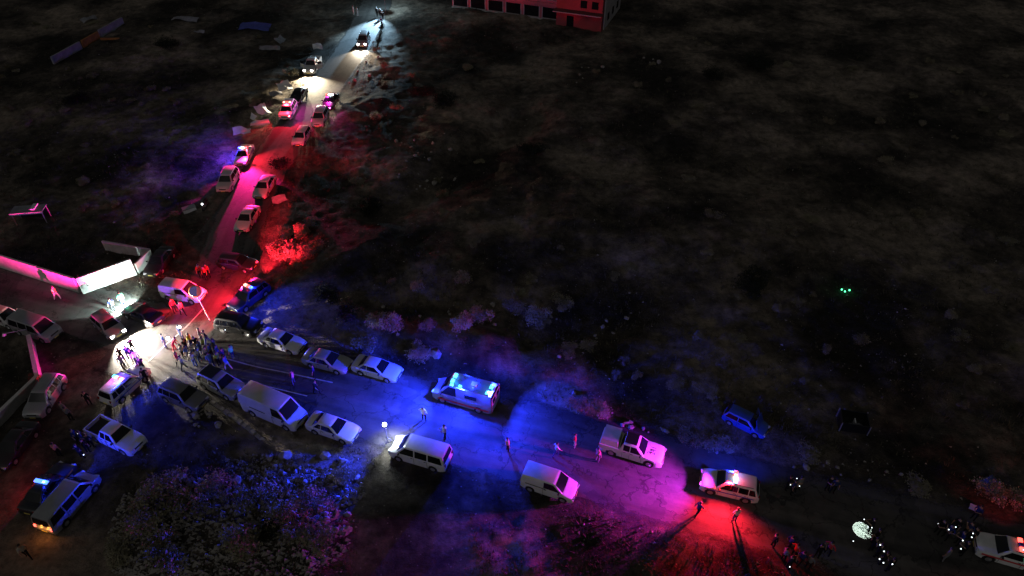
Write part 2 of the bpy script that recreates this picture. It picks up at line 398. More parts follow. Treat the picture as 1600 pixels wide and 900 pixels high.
# ------------------------------------------------------------------ vehicles
# L, W, H, belt height, nose height, cowl x, windscreen top x, roof rear x, rear base x, roof half width, wheel radius, front axle, rear axle, tail top height
KINDS = {
    'sedan':     dict(L=4.6, W=1.80, H=1.46, belt=.94, nose=.70, cowl=.98, wst=.22, rr=-.95, rb=-1.62, wr=.60, r=.32, fa=1.38, ra=-1.32, tail=1.0, win=[(-.62, .12), (-1.25, -.68)]),
    'hatch':     dict(L=4.15, W=1.76, H=1.50, belt=.95, nose=.72, cowl=1.05, wst=.35, rr=-1.62, rb=-1.98, wr=.62, r=.31, fa=1.28, ra=-1.25, tail=.98, win=[(-.55, .2), (-1.6, -.62)]),
    'suv':       dict(L=4.5, W=1.86, H=1.70, belt=1.06, nose=.88, cowl=1.05, wst=.42, rr=-1.85, rb=-2.14, wr=.66, r=.36, fa=1.38, ra=-1.32, tail=1.06, win=[(-.55, .3), (-1.35, -.62), (-1.85, -1.42)]),
    'minibus':   dict(L=5.0, W=1.92, H=1.98, belt=1.14, nose=.98, cowl=1.78, wst=1.05, rr=-2.32, rb=-2.46, wr=.76, r=.34, fa=1.62, ra=-1.45, tail=1.14, win=[(.22, 1.02), (-.95, .1), (-2.1, -1.07)]),
    'small_van': dict(L=4.4, W=1.82, H=1.84, belt=1.10, nose=.82, cowl=1.32, wst=.62, rr=-2.08, rb=-2.17, wr=.74, r=.33, fa=1.35, ra=-1.35, tail=1.1, win=[(-.25, .52)]),
    'long_van':  dict(L=5.9, W=2.02, H=2.40, belt=1.30, nose=1.02, cowl=2.22, wst=1.50, rr=-2.85, rb=-2.93, wr=.88, r=.36, fa=1.95, ra=-1.7, tail=1.3, win=[(.7, 1.42)]),
    'ambulance': dict(L=5.7, W=2.02, H=2.45, belt=1.28, nose=1.02, cowl=2.15, wst=1.30, rr=-2.74, rb=-2.83, wr=.86, r=.36, fa=1.85, ra=-1.6, tail=1.28, win=[(.5, 1.28)]),
    'pickup':    dict(L=5.3, W=1.88, H=1.80, belt=1.12, nose=.95, cowl=1.12, wst=.52, rr=-.62, rb=-.90, wr=.66, r=.38, fa=1.62, ra=-1.55, tail=.72, bed=-1.0, win=[(-.02, .42), (-.62, -.1)]),
}
def lerp(a, b, t): return a + (b - a) * t
def table(x, pts):
    if x <= pts[0][0]: return pts[0][1]
    for (a, p), (b, q) in zip(pts[:-1], pts[1:]):
        if x <= b: return lerp(p, q, (x - a) / (b - a))
    return pts[-1][1]

def kind_parts(kind):
    k = KINDS[kind]; L, Wd, H = k['L'], k['W'], k['H']; hl, hw = L / 2, Wd / 2
    gz = .24; parts = []            # (name, mesh, parent name or None, location)
    belt, nose, cowl, tail = k['belt'], k['nose'], k['cowl'], k['tail']
    if 'bed' in k: top = [(-hl, .72), (k['bed'] - .02, .72), (k['bed'] + .02, belt), (cowl, belt), (hl - .35, nose + .06), (hl - .08, nose - .04), (hl, nose - .18)]
    else: top = [(-hl, tail - .16), (-hl + .1, tail - .03), (k['rb'] - .01, tail), (k['rb'] + .1, belt), (cowl, belt), (hl - .4, nose + .07), (hl - .1, nose - .02), (hl, nose - .16)]
    xs = sorted(set([-hl, -hl + .06, -hl + .2, -hl + .45, hl - .45, hl - .2, hl - .06, hl, cowl, k['rb'], 0.0, .5, -.5] + ([k['bed'] - .02, k['bed'] + .02] if 'bed' in k else []) +
                    [a + k['r'] * 1.22 * math.cos(t) for a in (k['fa'], k['ra']) for t in [R(d) for d in (0, 8, 30, 55, 80, 100, 125, 150, 172, 180)]]))
    xs = [x for x in xs if -hl <= x <= hl]
    def zbot(x):
        z = gz + .10 * max(0, (abs(x) - hl + .35) / .35)
        for a in (k['fa'], k['ra']):
            q = (k['r'] * 1.22) ** 2 - (x - a) ** 2
            if q > 0: z = max(z, k['r'] + math.sqrt(q))
        return min(z, .86 * table(x, top))
    def wid(x):
        e = max(0, (abs(x) - (hl - .5)) / .5)
        return hw * (1 - .13 * e ** 2.2)
    secs = []
    for x in xs:
        zb, zt, w = zbot(x), table(x, top), wid(x); zm = lerp(zb, zt, .55)
        half = [(0, zb), (w * .94, zb), (w * .985, zb + .05 * (zt - zb)), (w, zm), (w * .985, lerp(zm, zt, .7)), (w * .95, zt - .012), (w * .86, zt + .012), (w * .4, zt + .04), (0, zt + .045)]
        secs.append([(x, -y, z) for y, z in half] + [(x, y, z) for y, z in reversed(half[1:-1])])
    parts.append(('body', MB().loft(secs).mesh('body', PAINT['white'], 38), None, None))
    # cabin shell
    wb, wr, zb = hw * .955, k['wr'], belt - .02
    st = [(cowl, 0.0), (lerp(cowl, k['wst'], .5), .53), (k['wst'], .94), (k['wst'] - .18, .985), (lerp(k['wst'], k['rr'], .5), 1.0), (k['rr'] + .15, .985), (k['rr'], .94), (lerp(k['rr'], k['rb'], .5), .52), (k['rb'], 0.0)]
    secs = []
    for x, t in st:
        zt = zb + (H - zb) * t; yt = lerp(wb, wr, t)
        half = [(wb, zb), (lerp(wb, yt, .5), lerp(zb, zt, .5)), (yt, max(zb, zt - .05)), (yt - .05, zt + .0), (yt * .5, zt + .03 * t), (0, zt + .04 * t)]
        secs.append([(x, -y, z) for y, z in half] + [(x, y, z) for y, z in reversed(half[:-1])])
    parts.append(('roof', MB().loft(secs).mesh('roof', PAINT['white'], 35), None, None))
    def side_y(z): return lerp(wb, wr, (z - zb) / (H - zb) / .97)
    def xf(z): return lerp(cowl, k['wst'], min(1, (z - zb) / ((H - zb) * .94)))
    def xr(z): return lerp(k['rb'], k['rr'], min(1, (z - zb) / ((H - zb) * .94)))
    z0, z1 = zb + .06, H - .13
    for n_, (a, b) in enumerate(k['win']):
        for sgn in (-1, 1):
            a0, a1, b0, b1 = a, a, b, b
            if n_ == 0: b0, b1 = min(xf(z0) - .18, b + .75), min(xf(z1) - .14, b)
            if n_ == len(k['win']) - 1 and kind in ('sedan', 'hatch', 'suv', 'minibus'): a0, a1 = xr(z0) + .16, max(xr(z1) + .12, a)
            pts = [(a0, z0), (b0, z0), (b1, z1), (a1, z1)]
            vs = [(x, sgn * (side_y(z) + .012), z) for x, z in pts] + [(x, sgn * (side_y(z) - .03), z) for x, z in pts]
            parts.append(('side_window', MB().add(vs, [(0, 1, 2, 3), (7, 6, 5, 4), (0, 4, 5, 1), (1, 5, 6, 2), (2, 6, 7, 3), (3, 7, 4, 0)]).mesh('side_window', M['glass']), None, None))
    def pane(xA, xB, za, zb_, wa, wb2, out):
        vs = []
        for x, z, w in ((xA, za, wa), (xB, zb_, wb2)):
            for s in (-1, -.5, 0, .5, 1): vs.append((x + out * (.02 + .03 * (1 - s * s)), s * w, z + .02 + .012 * (1 - s * s)))
        fs = [(i, i + 1, i + 6, i + 5) for i in range(4)]
        m = MB().add(vs, fs); lo = [(x - out * .05, y, z - .03) for x, y, z in vs]; m.add(lo, fs)
        return m
    parts.append(('windscreen', pane(lerp(cowl, k['wst'], .04), lerp(cowl, k['wst'], .93), lerp(zb, H, .06), lerp(zb, H, .89), wb * .87, wr * .9, 1).mesh('windscreen', M['glass'], 30), None, None))
    if kind not in ('small_van', 'long_van'):
        parts.append(('rear_window', pane(lerp(k['rb'], k['rr'], .1), lerp(k['rb'], k['rr'], .88), lerp(zb, H, .14), lerp(zb, H, .84), wb * .84, wr * .88, -1).mesh('rear_window', M['glass'], 30), None, None))
    # wheels
    tyre = MB().tube((0, -.11, 0), (0, .11, 0), k['r'], n=20).mesh('tyre', M['rubber'], 40)
    rimb = MB(); rimb.tube((0, .09, 0), (0, .118, 0), k['r'] * .62, n=14)
    for q in range(5):
        a = 2 * math.pi * q / 5; rimb.tube((0, .12, 0), (k['r'] * .55 * math.cos(a), .12, k['r'] * .55 * math.sin(a)), .03, n=5)
    rim = rimb.mesh('rim', M['rim'], 40)
    for a in (k['fa'], k['ra']):
        for sgn in (-1, 1): parts.append(('wheel', tyre, None, (a, sgn * (hw - .115), k['r'], 0 if sgn > 0 else math.pi))); parts.append(('rim', rim, 'wheel', None))
    # lamps, bumpers, plates, mirrors
    zl = nose - .13
    for sgn in (-1, 1):
        parts.append(('headlight', MB().box((hl - .10, sgn * hw * .66, zl + .02), (.26, hw * .36, .15), sgn * -.3).mesh('headlight', M['headlamp']), None, None))
        zt = min(tail, 1.1) - .16
        parts.append(('taillight', MB().box((-hl + .06, sgn * hw * .74, zt if 'bed' not in k else .85), (.16, hw * .2, .26 if kind not in ('sedan', 'hatch') else .15), sgn * .2).mesh('taillight', M['tail']), None, None))
        parts.append(('wing_mirror', MB().box((cowl - .28, sgn * (hw + .07), belt + .08), (.12, .2, .15), sgn * .1, top=.8).mesh('wing_mirror', M['trim']), None, None))
        for n_, (a, b) in enumerate(k['win'][:2]):
            parts.append(('door_handle', MB().box((a + .15, sgn * (hw * .99 + .005), belt - .12), (.2, .03, .035)).mesh('door_handle', M['trim']), None, None))
    seams = [w_[0] - .03 for w_ in k['win'][:2]] + [k['wst'] + .42]
    for x_ in seams:
        for sgn in (-1, 1): parts.append(('door_seam', MB().box((x_, sgn * hw * .985, lerp(gz, belt, .55)), (.018, .06, (belt - gz) * .8)).mesh('door_seam', M['trim']), None, None))
    parts.append(('grille', MB().box((hl - .03, 0, zl - .02), (.08, hw * .9, .13)).mesh('grille', M['trim']), None, None))
    parts.append(('bumper', MB().box((hl - .04, 0, .38), (.16, hw * 1.5, .16)).mesh('bumper', M['trim']), None, None))
    parts.append(('bumper', MB().box((-hl + .03, 0, .40), (.14, hw * 1.55, .15)).mesh('bumper', M['trim']), None, None))
    parts.append(('number_plate', MB().box((hl + .045, 0, .45), (.02, .5, .11)).mesh('number_plate', M['plate']), None, None))
    parts.append(('number_plate', MB().box((-hl - .045, 0, .55), (.02, .5, .11)).mesh('number_plate', M['plate']), None, None))
    parts.append(('wiper', MB().tube((cowl - .05, -.45, belt + .07), (cowl - .22, .1, belt + .2), .015, n=4).mesh('wiper', M['trim']), None, None))
    if 'bed' in k:
        b0 = k['bed']
        for sgn in (-1, 1): parts.append(('bed_side', MB().box(((b0 - hl) / 2 + .02, sgn * (hw - .075), .94), (hl + b0 - .05, .11, .46)).mesh('bed_side', PAINT['white']), None, None))
        parts.append(('tailgate', MB().box((-hl + .06, 0, .94), (.08, Wd - .28, .44)).mesh('tailgate', PAINT['white']), None, None))
        parts.append(('bed_floor', MB().box(((b0 - hl) / 2, 0, .785), (hl + b0 - .2, Wd - .3, .03)).mesh('bed_floor', M['trim']), None, None))
    if kind == 'suv':
        for sgn in (-1, 1): parts.append(('roof_rail', MB().tube((k['wst'] - .3, sgn * (wr - .04), H + .06), (k['rr'] + .2, sgn * (wr - .04), H + .06), .022, n=5).mesh('roof_rail', M['trim']), None, None))
    if kind in ('long_van', 'small_van'):
        parts.append(('rear_door_seam', MB().box((-hl - .002, 0, 1.0), (.02, .03, 1.2)).mesh('rear_door_seam', M['trim']), None, None))
        for sgn in (-1, 1): parts.append(('sliding_rail', MB().box((-.9, sgn * (hw * .99), belt - .02), (1.7, .03, .04)).mesh('sliding_rail', M['trim']), None, None))
    return parts
PROTO = {}
def place_vehicle(name, kind, label, at_px, frm, to, paint='white', lit=False, tail=False, cat=None, group=None, tilt=0.0, z=.75):
    """at_px: picture point at about mid height; frm -> to: rear to front direction in the picture."""
    if kind not in PROTO: PROTO[kind] = kind_parts(kind)
    p = P(*at_px, z); a, b = flat(*frm), flat(*to); d = b - a
    e = empty(name, p, math.atan2(d.y, d.x)); e['label'] = label
    e.rotation_euler.x = tilt
    tag(e, label, cat or 'car', group)
    last = None
    for nm, me, par, loc in PROTO[kind]:
        o = link(nm, me, last if par else e)
        if loc: o.location = loc[:3]; o.rotation_euler = (0, 0, loc[3])
        if nm == 'wheel': last = o
        if me.materials[0] == PAINT['white'] and paint != 'white':
            o.material_slots[0].link = 'OBJECT'; o.material_slots[0].material = PAINT[paint]
        if nm == 'headlight' and lit: o.material_slots[0].link = 'OBJECT'; o.material_slots[0].material = M['headlamp_on']; o['label'] = 'lit headlight'
        if nm == 'taillight' and tail: o.material_slots[0].link = 'OBJECT'; o.material_slots[0].material = M['tail_on']; o['label'] = 'lit tail light'
    e_kind[e.name] = kind
    return e
e_kind = {}
def lamp(parent, loc, col, power, radius=.06, spot=None, aim=None, blend=.3):
    l = bpy.data.lights.new('lamp', 'SPOT' if spot else 'POINT'); l.color = col; l.energy = power * POWER; l.shadow_soft_size = radius
    o = bpy.data.objects.new('lamp', l); C.objects.link(o); o.parent = parent; o.location = loc
    if spot:
        l.spot_size = R(spot); l.spot_blend = blend
        o.rotation_euler = Vector(aim).to_track_quat('-Z', 'Y').to_euler()
    return o
RED, BLUE, VIOLET, CYAN, WARM, COOL, MAG = (1, .015, .045), (.012, .03, 1), (.30, .04, 1), (.02, .28, 1), (1, .80, .55), (.72, .92, 1), (1, .02, .55)
def light_bar(car, cells, x=None, width=1.15):
    """a roof light bar with a row of lens cells; cells: list of material keys from right to left"""
    k = KINDS[e_kind[car.name]]; x = lerp(k['wst'], k['rr'], .3) if x is None else x; z = k['H'] + .05
    b = link('light_bar', MB().box((x, 0, z + .025), (.26, width + .06, .05)).box((x, -.4, z - .02), (.1, .06, .06)).box((x, .4, z - .02), (.1, .06, .06)).mesh('light_bar', M['bar_base']), car)
    n = len(cells); w = width / n
    for i, c in enumerate(cells):
        y = -width / 2 + w * (i + .5)
        link('lens', MB().box((x, y, z + .125), (.3, w * .92, .15), top=.82).mesh('lens', M[c]), b)
    return b, Vector((x, 0, z + .26))
def headlamps(car, power, col=WARM, spot=75, drop=-.12, turn=0.0):
    k = KINDS[e_kind[car.name]]
    for s in (-1, 1): lamp(car, (k['L'] / 2 + .12, s * k['W'] * .34, k['nose'] - .1), col, power, .07, spot, (1, s * .06 + turn, drop), .6)
def stripe(car, name, m, x0, x1, z, h, out=.0):
    k = KINDS[e_kind[car.name]]; hw = k['W'] / 2
    for s in (-1, 1): link(name, MB().box(((x0 + x1) / 2, s * (hw + .004 + out), z), (x1 - x0, .012, h)).mesh(name, m), car)

V = {}
# --- upper road, far to near
V['v1'] = place_vehicle('parked_car', 'suv', 'silver car facing down the narrow road at the top, near the bright lamp', (568, 62), (576, 48), (565, 76), 'silver', lit=True)
headlamps(V['v1'], 9000, (1, .86, .66), 95, -.12)
V['v2'] = place_vehicle('pickup_truck', 'pickup', 'white pickup with headlights on at the left edge of the upper road', (488, 101), (501, 88), (486, 112), 'white', lit=True, cat='pickup')
headlamps(V['v2'], 30000, (1, .84, .58), 110, -.25, .25)
V['v3'] = place_vehicle('police_car', 'suv', 'white police car with a red light bar on the upper road', (450, 172), (463, 150), (445, 184), 'white', cat='police car')
V['v4'] = place_vehicle('parked_car', 'sedan', 'black car in shadow directly behind the red-barred police car', (466, 148), (484, 128), (462, 158), 'black')
V['v5'] = place_vehicle('parked_car', 'suv', 'grey car at the right verge just below the white and pink flashing light', (500, 183), (512, 160), (496, 196), 'pearl')
V['v5b'] = place_vehicle('police_car', 'sedan', 'dark police car with white and pink flashing bar at the right verge', (516, 157), (530, 136), (512, 166), 'dark', cat='police car')
V['v6'] = place_vehicle('parked_car', 'hatch', 'white hatchback on the right verge, its low end glowing red', (471, 212), (484, 192), (464, 224), 'white')
V['v7'] = place_vehicle('police_car', 'sedan', 'white police car with blazing blue and red bar, left on the upper road', (381, 241), (394, 218), (376, 254), 'white', cat='police car')
V['v8'] = place_vehicle('parked_car', 'suv', 'tall silver car just below the blazing police car', (356, 281), (370, 260), (350, 296), 'pearl')
V['v9'] = place_vehicle('parked_car', 'sedan', 'silver sedan on the right of the magenta-lit road stretch', (413, 290), (426, 270), (404, 306), 'pearl')
V['v10'] = place_vehicle('parked_car', 'sedan', 'white sedan beside the red-lit bush, with pink roof end', (386, 340), (400, 318), (376, 356), 'white')
# --- junction
V['v13'] = place_vehicle('parked_car', 'sedan', 'dark car parked by the end of the white wall', (249, 406), (266, 386), (238, 424), 'dark')
V['v14'] = place_vehicle('parked_car', 'hatch', 'dark hatchback standing crossways on the road above the red glow', (370, 409), (338, 405), (404, 415), 'dark')
V['v15'] = place_vehicle('parked_van', 'small_van', 'white van lit pink and violet beside the round traffic mirror', (286, 456), (253, 452), (322, 463), 'white', cat='van')
V['v16'] = place_vehicle('police_pickup', 'suv', 'dark blue police vehicle with a red beacon at the junction', (389, 462), (412, 445), (366, 480), 'navy', cat='police car')
V['v17'] = place_vehicle('parked_car', 'suv', 'black car in front of the crowd at the junction', (372, 506), (335, 500), (405, 512), 'black')
V['v18'] = place_vehicle('parked_car', 'sedan', 'white sedan nearest the black car, first in the upper row', (440, 531), (407, 521), (474, 542), 'white')
V['v19'] = place_vehicle('parked_car', 'sedan', 'silver sedan second in the upper row along the lower road', (511, 562), (475, 553), (550, 572), 'silver')
V['v20'] = place_vehicle('parked_car', 'sedan', 'silver sedan third in the row, nearest the ambulance', (589, 574), (552, 564), (628, 585), 'pearl')
V['v21'] = place_vehicle('police_car', 'suv', 'police car with glowing blue and pink roof at the left of the junction', (195, 600), (175, 616), (217, 578), 'white', cat='police car')
V['v22'] = place_vehicle('parked_car', 'hatch', 'pink-tinted car with both headlights blazing at the junction', (168, 506), (148, 488), (192, 527), 'silver', lit=True)
headlamps(V['v22'], 40000, (1, .90, .76), 115, -.04, .35)
V['v23'] = place_vehicle('parked_car', 'sedan', 'black glossy car with headlights turned to the white wall', (222, 489), (246, 500), (200, 480), 'black', lit=True)
headlamps(V['v23'], 7500, (.70, .95, .92), 140, -.16)
V['v24'] = place_vehicle('parked_car', 'minibus', 'silver people carrier at the corner of the low violet-lit wall', (56, 512), (25, 502), (85, 522), 'silver')
V['v25'] = place_vehicle('parked_car', 'hatch', 'white car cut by the left edge of the picture, with bright bonnet', (6, 493), (-25, 484), (25, 500), 'white')
# --- lower left yard
V['v26'] = place_vehicle('parked_car', 'suv', 'silver off-roader parked along the low violet-lit wall', (70, 618), (84, 594), (52, 642), 'silver')
V['v27'] = place_vehicle('parked_car', 'sedan', 'dark car at the left edge with a red-lit side', (22, 694), (44, 668), (2, 722), 'dark')
V['v28'] = place_vehicle('pickup_truck', 'pickup', 'white double-cab pickup in the dark yard at lower left', (181, 680), (143, 662), (224, 700), 'white', cat='pickup')
V['v29'] = place_vehicle('parked_van', 'minibus', 'silver minibus with blue-lit flank and orange tail at lower left', (107, 783), (78, 812), (130, 752), 'silver', tail=True, cat='minibus')
V['v30'] = place_vehicle('police_car', 'sedan', 'dark patrol car with blue bar, half hidden beside the silver minibus', (74, 760), (52, 786), (100, 728), 'dark', cat='police car')
# --- row on the near side of the lower road
V['v31'] = place_vehicle('parked_car', 'suv', 'grey off-roader at the head of the near row, beside the kerb', (286, 617), (250, 603), (322, 633), 'grey')
V['v32'] = place_vehicle('parked_car', 'suv', 'grey off-roader with blue-lit bonnet next to the crowd', (345, 598), (310, 581), (383, 616), 'silver')
V['v33'] = place_vehicle('parked_van', 'long_van', 'long pale delivery van in the near row', (427, 636), (376, 617), (478, 660), 'pearl', cat='van', z=1.1)
V['v34'] = place_vehicle('parked_car', 'sedan', 'white sedan in front of the long delivery van', (520, 666), (480, 653), (562, 681), 'white')
# --- lower road
V['v35'] = place_vehicle('ambulance', 'ambulance', 'blue-lit ambulance with flashing roof lamps and red flank stripe', (727, 612), (762, 640), (675, 615), 'blue_lit_white', cat='ambulance', z=1.2)
V['v36'] = place_vehicle('parked_van', 'minibus', 'white minibus with a pink-lit tail beside the white floodlight', (657, 705), (697, 735), (612, 710), 'white', cat='minibus', z=.95)
V['v37'] = place_vehicle('parked_van', 'small_van', 'small white panel van on the near verge of the lower road', (859, 753), (816, 757), (893, 783), 'white', cat='van', z=.9)
V['v38'] = place_vehicle('pickup_truck', 'pickup', 'white pickup with a canopy over its bed and a number on the bonnet', (988, 698), (940, 703), (1025, 729), 'white', cat='pickup', z=.85)
V['v39'] = place_vehicle('police_car', 'suv', 'police car with white-hot red beacon on the lower road at right', (1140, 757), (1175, 783), (1097, 764), 'white', cat='police car')
V['v40'] = place_vehicle('wrecked_car', 'hatch', 'wrecked car with blue light in its white paint and raised bonnet standing in the dark field', (1166, 656), (1135, 642), (1197, 672), 'blue', cat='car')  # a white car; the blue light on it is put into the paint
V['v40'].scale = (.9, .9, .9)
V['v41'] = place_vehicle('police_car', 'suv', 'white striped police car cut by the lower right corner', (1578, 862), (1600, 872), (1530, 852), 'white', cat='police car')

# light bars and what they throw
def beacon(key, cells, lights, **kw):
    b, p = light_bar(V[key], cells, **kw)
    for off, col, power, *rest in lights:
        sp = rest[0] if rest else None; aim = rest[1] if len(rest) > 1 else None
        lamp(b, p + Vector(off), col, power, rest[3] if len(rest) > 3 else .08, sp, aim, rest[2] if len(rest) > 2 else .5)
    return b
beacon('v3', ['red_hot', 'red_lens', 'red_lens', 'red_hot'], [((.3, 0, 0), RED, 10000, 130, (1, .1, -.25), .8), ((.0, .6, .2), MAG, 1500, 150, (0, 1, -.4)), ((.1, 0, .2), RED, 14)])
beacon('v5b', ['red_lens', 'white_lens', 'white_lens'], [((.3, -.3, 0), MAG, 2600, 150, (1, -.4, -.4)), ((-.3, 0, 0), RED, 2600, 90, (-1, .3, -.5)), ((0, 0, .5), COOL, 60)])
beacon('v7', ['blue_lens', 'blue_hot', 'white_lens', 'red_hot', 'red_lens'], [((.4, .35, 0), MAG, 24000, 84, (1, .16, -.1), .8), ((.4, .35, 0), RED, 34000, 88, (1, .22, .0), .9), ((.1, .5, 0), RED, 11000, 110, (.3, 1, -.7)), ((0, -.5, 0), VIOLET, 5000, 150, (-.1, -1, -.3)), ((0, -.5, 0), BLUE, 10000, 150, (.1, -1, -.3)), ((.3, -.3, .12), BLUE, 22), ((.3, .3, .12), RED, 22)])
beacon('v16', ['red_hot', 'red_lens', 'blue_lens'], [((.3, -.4, 0), RED, 26000, 115, (.8, -.7, -.5), .8), ((-.2, -.5, 0), RED, 9000, 90, (-.35, -1, -.15), .8), ((-.3, -.4, 0), RED, 130000, 58, (-1, -.3, -.02)), ((0, -.6, 0), RED, 90000, 40, (.62, -.78, -.03)), ((-.1, .5, 0), BLUE, 3500, 165, (.2, 1, -.4)), ((.3, 0, .1), RED, 14)])
beacon('v21', ['red_hot', 'red_lens', 'blue_hot', 'cyan_lens'], [((0, .5, 0), (1, .02, .30), 420000, 40, (.44, .90, .25)), ((.3, .4, 0), VIOLET, 14000, 60, (.97, .22, -.02)), ((0, .5, 0), MAG, 14000, 30, (-.14, .98, -.03)), ((0, -.5, 0), BLUE, 5500, 160, (-.3, -1, -.3)), ((-.35, -.3, .15), CYAN, 90), ((-.3, .4, .2), MAG, 90), ((.5, -.1, .2), BLUE, 90), ((-.6, .1, .6), (1, .8, .9), 26)])
beacon('v30', ['blue_lens', 'blue_lens', 'blue_lens'], [((0, -.2, 0), BLUE, 6000, 160, (.3, -1, -.1)), ((-.2, .5, 0), RED, 350, 160, (-.2, 1, -.2))])
beacon('v39', ['red_lens', 'red_hot', 'white_lens', 'blue_hot'], [((.3, .5, 0), RED, 22000, 150, (.2, 1, -.2), 1.0, .15), ((.55, .1, .25), MAG, 42000, 110, (1, .25, .12), 1.0, .2), ((.55, .1, .25), BLUE, 34000, 110, (1, .2, .12), 1.0, .2), ((.1, -.5, 0), BLUE, 3500, 150, (.2, -1, -.5)), ((-.35, .25, .2), RED, 40), ((-.2, -.4, .2), CYAN, 30)])
beacon('v41', ['red_lens', 'blue_dead', 'red_lens'], [((-.1, .4, 0), RED, 700, 160, (-.2, 1, -.2)), ((-.1, -.5, 0), RED, 900, 90, (.1, -1, .02))])
stripe(V['v39'], 'side_stripe', M['stripe_blue'], -1.9, 1.9, .78, .1); stripe(V['v21'], 'side_stripe', M['stripe_blue'], -1.9, 1.9, .78, .1)
stripe(V['v7'], 'side_stripe', M['stripe_blue'], -1.8, 1.8, .72, .09); stripe(V['v3'], 'side_stripe', M['stripe_blue'], -1.9, 1.9, .78, .1)
stripe(V['v41'], 'side_stripe', M['stripe_red'], -2.0, 2.0, .80, .16); stripe(V['v30'], 'side_stripe', M['stripe_orange'], -1.8, 1.8, .74, .14)
for x in (-1.3, -.55): link('roof_stripe', MB().box((x, 0, 1.752), (.28, 1.1, .012)).mesh('roof_stripe', M['stripe_red']), V['v41'])
# ambulance: roof lamps, flank stripe, rear doors
A = V['v35']; k = KINDS['ambulance']
for x, y, s in ((1.0, .3, .4), (1.0, -.35, .5), (.15, .68, .24), (-2.35, .55, .34), (-2.45, -.2, .46), (.9, .75, .24)):
    f = link('roof_lamp', MB().box((x, y, k['H'] + .05), (.22, s + .05, .06)).mesh('roof_lamp', M['bar_base']), A)
    link('lens', MB().box((x, y, k['H'] + .13), (.3, s, .16), top=.8).mesh('lens', M['cyan_lens']), f)
for s in (-1, 1):
    lamp(A, (1.35, s * .5, k['H'] + .32), BLUE, 52000 if s > 0 else 6000, .06, 125, (1, .6 if s > 0 else -.2, -.12), .6)
    lamp(A, (-2.45, s * .4, k['H'] + .32), BLUE, 22000 if s > 0 else 4000, .06, 165, (-1, s * .6, -.25), .2)
    lamp(A, (.0, s * .8, k['H'] + .34), BLUE, 22000 if s > 0 else 2500, .06, 160, (0, s, -.3), .2)
    for x in (1.0, -.6, -2.2): lamp(A, (x, s * 1.35, 2.3), BLUE, 240, .05)
lamp(A, (.9, 0, k['H'] + .6), CYAN, 40, .05); lamp(A, (-2.2, .2, k['H'] + .6), CYAN, 30, .05); lamp(A, (1.2, .8, k['H'] + .35), BLUE, 110000, .06, 25, (.46, .885, -.13), .5); lamp(A, (-.7, 0, k['H'] + .6), BLUE, 420, .05); lamp(A, (2.9, 0, 1.9), BLUE, 260, .05)
stripe(A, 'flank_stripe', M['stripe_red'], -2.6, 2.2, .62, .2)
for s in (-1, 1):
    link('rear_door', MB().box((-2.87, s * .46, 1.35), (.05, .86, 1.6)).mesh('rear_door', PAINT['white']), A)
    link('door_window', MB().box((-2.9, s * .45, 1.75), (.03, .6, .55)).mesh('door_window', M['glass']), A)
    link('reflector_strip', MB().box((-2.86, s * .9, 1.4), (.05, .05, 1.9)).mesh('reflector_strip', M['stripe_red']), A)
    link('side_pane', MB().box((-.9, s * .985, 1.75), (1.1, .04, .42)).mesh('side_pane', M['glass']), A)
link('roof_vent', MB().box((-.9, 0, k['H'] + .07), (.6, .6, .1), top=.8).mesh('roof_vent', PAINT['white']), A)
# canopy and number on the pickup
A = V['v38']
link('bed_canopy', MB().box((-1.8, 0, 1.46), (1.5, 1.72, .6), top=.9).mesh('bed_canopy', PAINT['pearl'], 30), A)
link('roof_rack', MB().box((-.1, 0, 1.90), (1.0, 1.15, .06)).box((-.1, -.55, 1.95), (1.0, .05, .06)).box((-.1, .55, 1.95), (1.0, .05, .06)).mesh('roof_rack', M['trim']), A)
cu = bpy.data.curves.new('number', 'FONT'); cu.body = '241'; cu.size = .62; cu.align_x = 'CENTER'; cu.align_y = 'CENTER'; cu.extrude = .004
tmp = bpy.data.objects.new('tmp', cu); C.objects.link(tmp); dg = bpy.context.evaluated_depsgraph_get()
tm = bpy.data.meshes.new_from_object(tmp.evaluated_get(dg)); bpy.data.objects.remove(tmp); tm.materials.clear(); tm.materials.append(M['ink'])
o = link('bonnet_number', tm, A, (1.72, 0, 1.15)); o.rotation_euler = (0, R(4.5), R(90)); o['label'] = 'black number 241 on the bonnet'
# raised bonnet and open door on the wreck, open doors on the far pickup
A = V['v40']
b = link('raised_bonnet', MB().box((0, 0, .35), (.05, 1.5, 1.1), top=.85).mesh('raised_bonnet', PAINT['blue']), A, (1.25, 0, 1.15)); b.rotation_euler = (0, R(-18), 0)
b = link('open_door', MB().box((-.45, 0, 0), (.95, .06, .75)).mesh('open_door', PAINT['blue']), A, (.95, .98, .85)); b.rotation_euler = (0, 0, R(-55))
A = V['v2']
for s in (-1, 1):
    b = link('open_door', MB().box((-.5, 0, 0), (1.0, .06, .7)).box((-.55, 0, .55), (.7, .04, .42), mi=1).mesh('open_door', [PAINT['white'], M['glass']]), A, (.95, s * .97, .85)); b.rotation_euler = (0, 0, R(-58 * s))
A = V['v41']; link('green_light', MB().ball((-.6, .94, 1.35), .05).mesh('green_light', M['green_lens']), A)
A = V['v32']
link('roof_rack', MB().box((-.9, 0, 1.80), (1.5, 1.25, .05)).mesh('roof_rack', M['trim']), A)
lamp(V['v29'], (-2.75, .3, .9), (1, .35, .06), 22, .1); lamp(V['v29'], (-2.75, -.3, .9), (1, .35, .06), 22, .1)

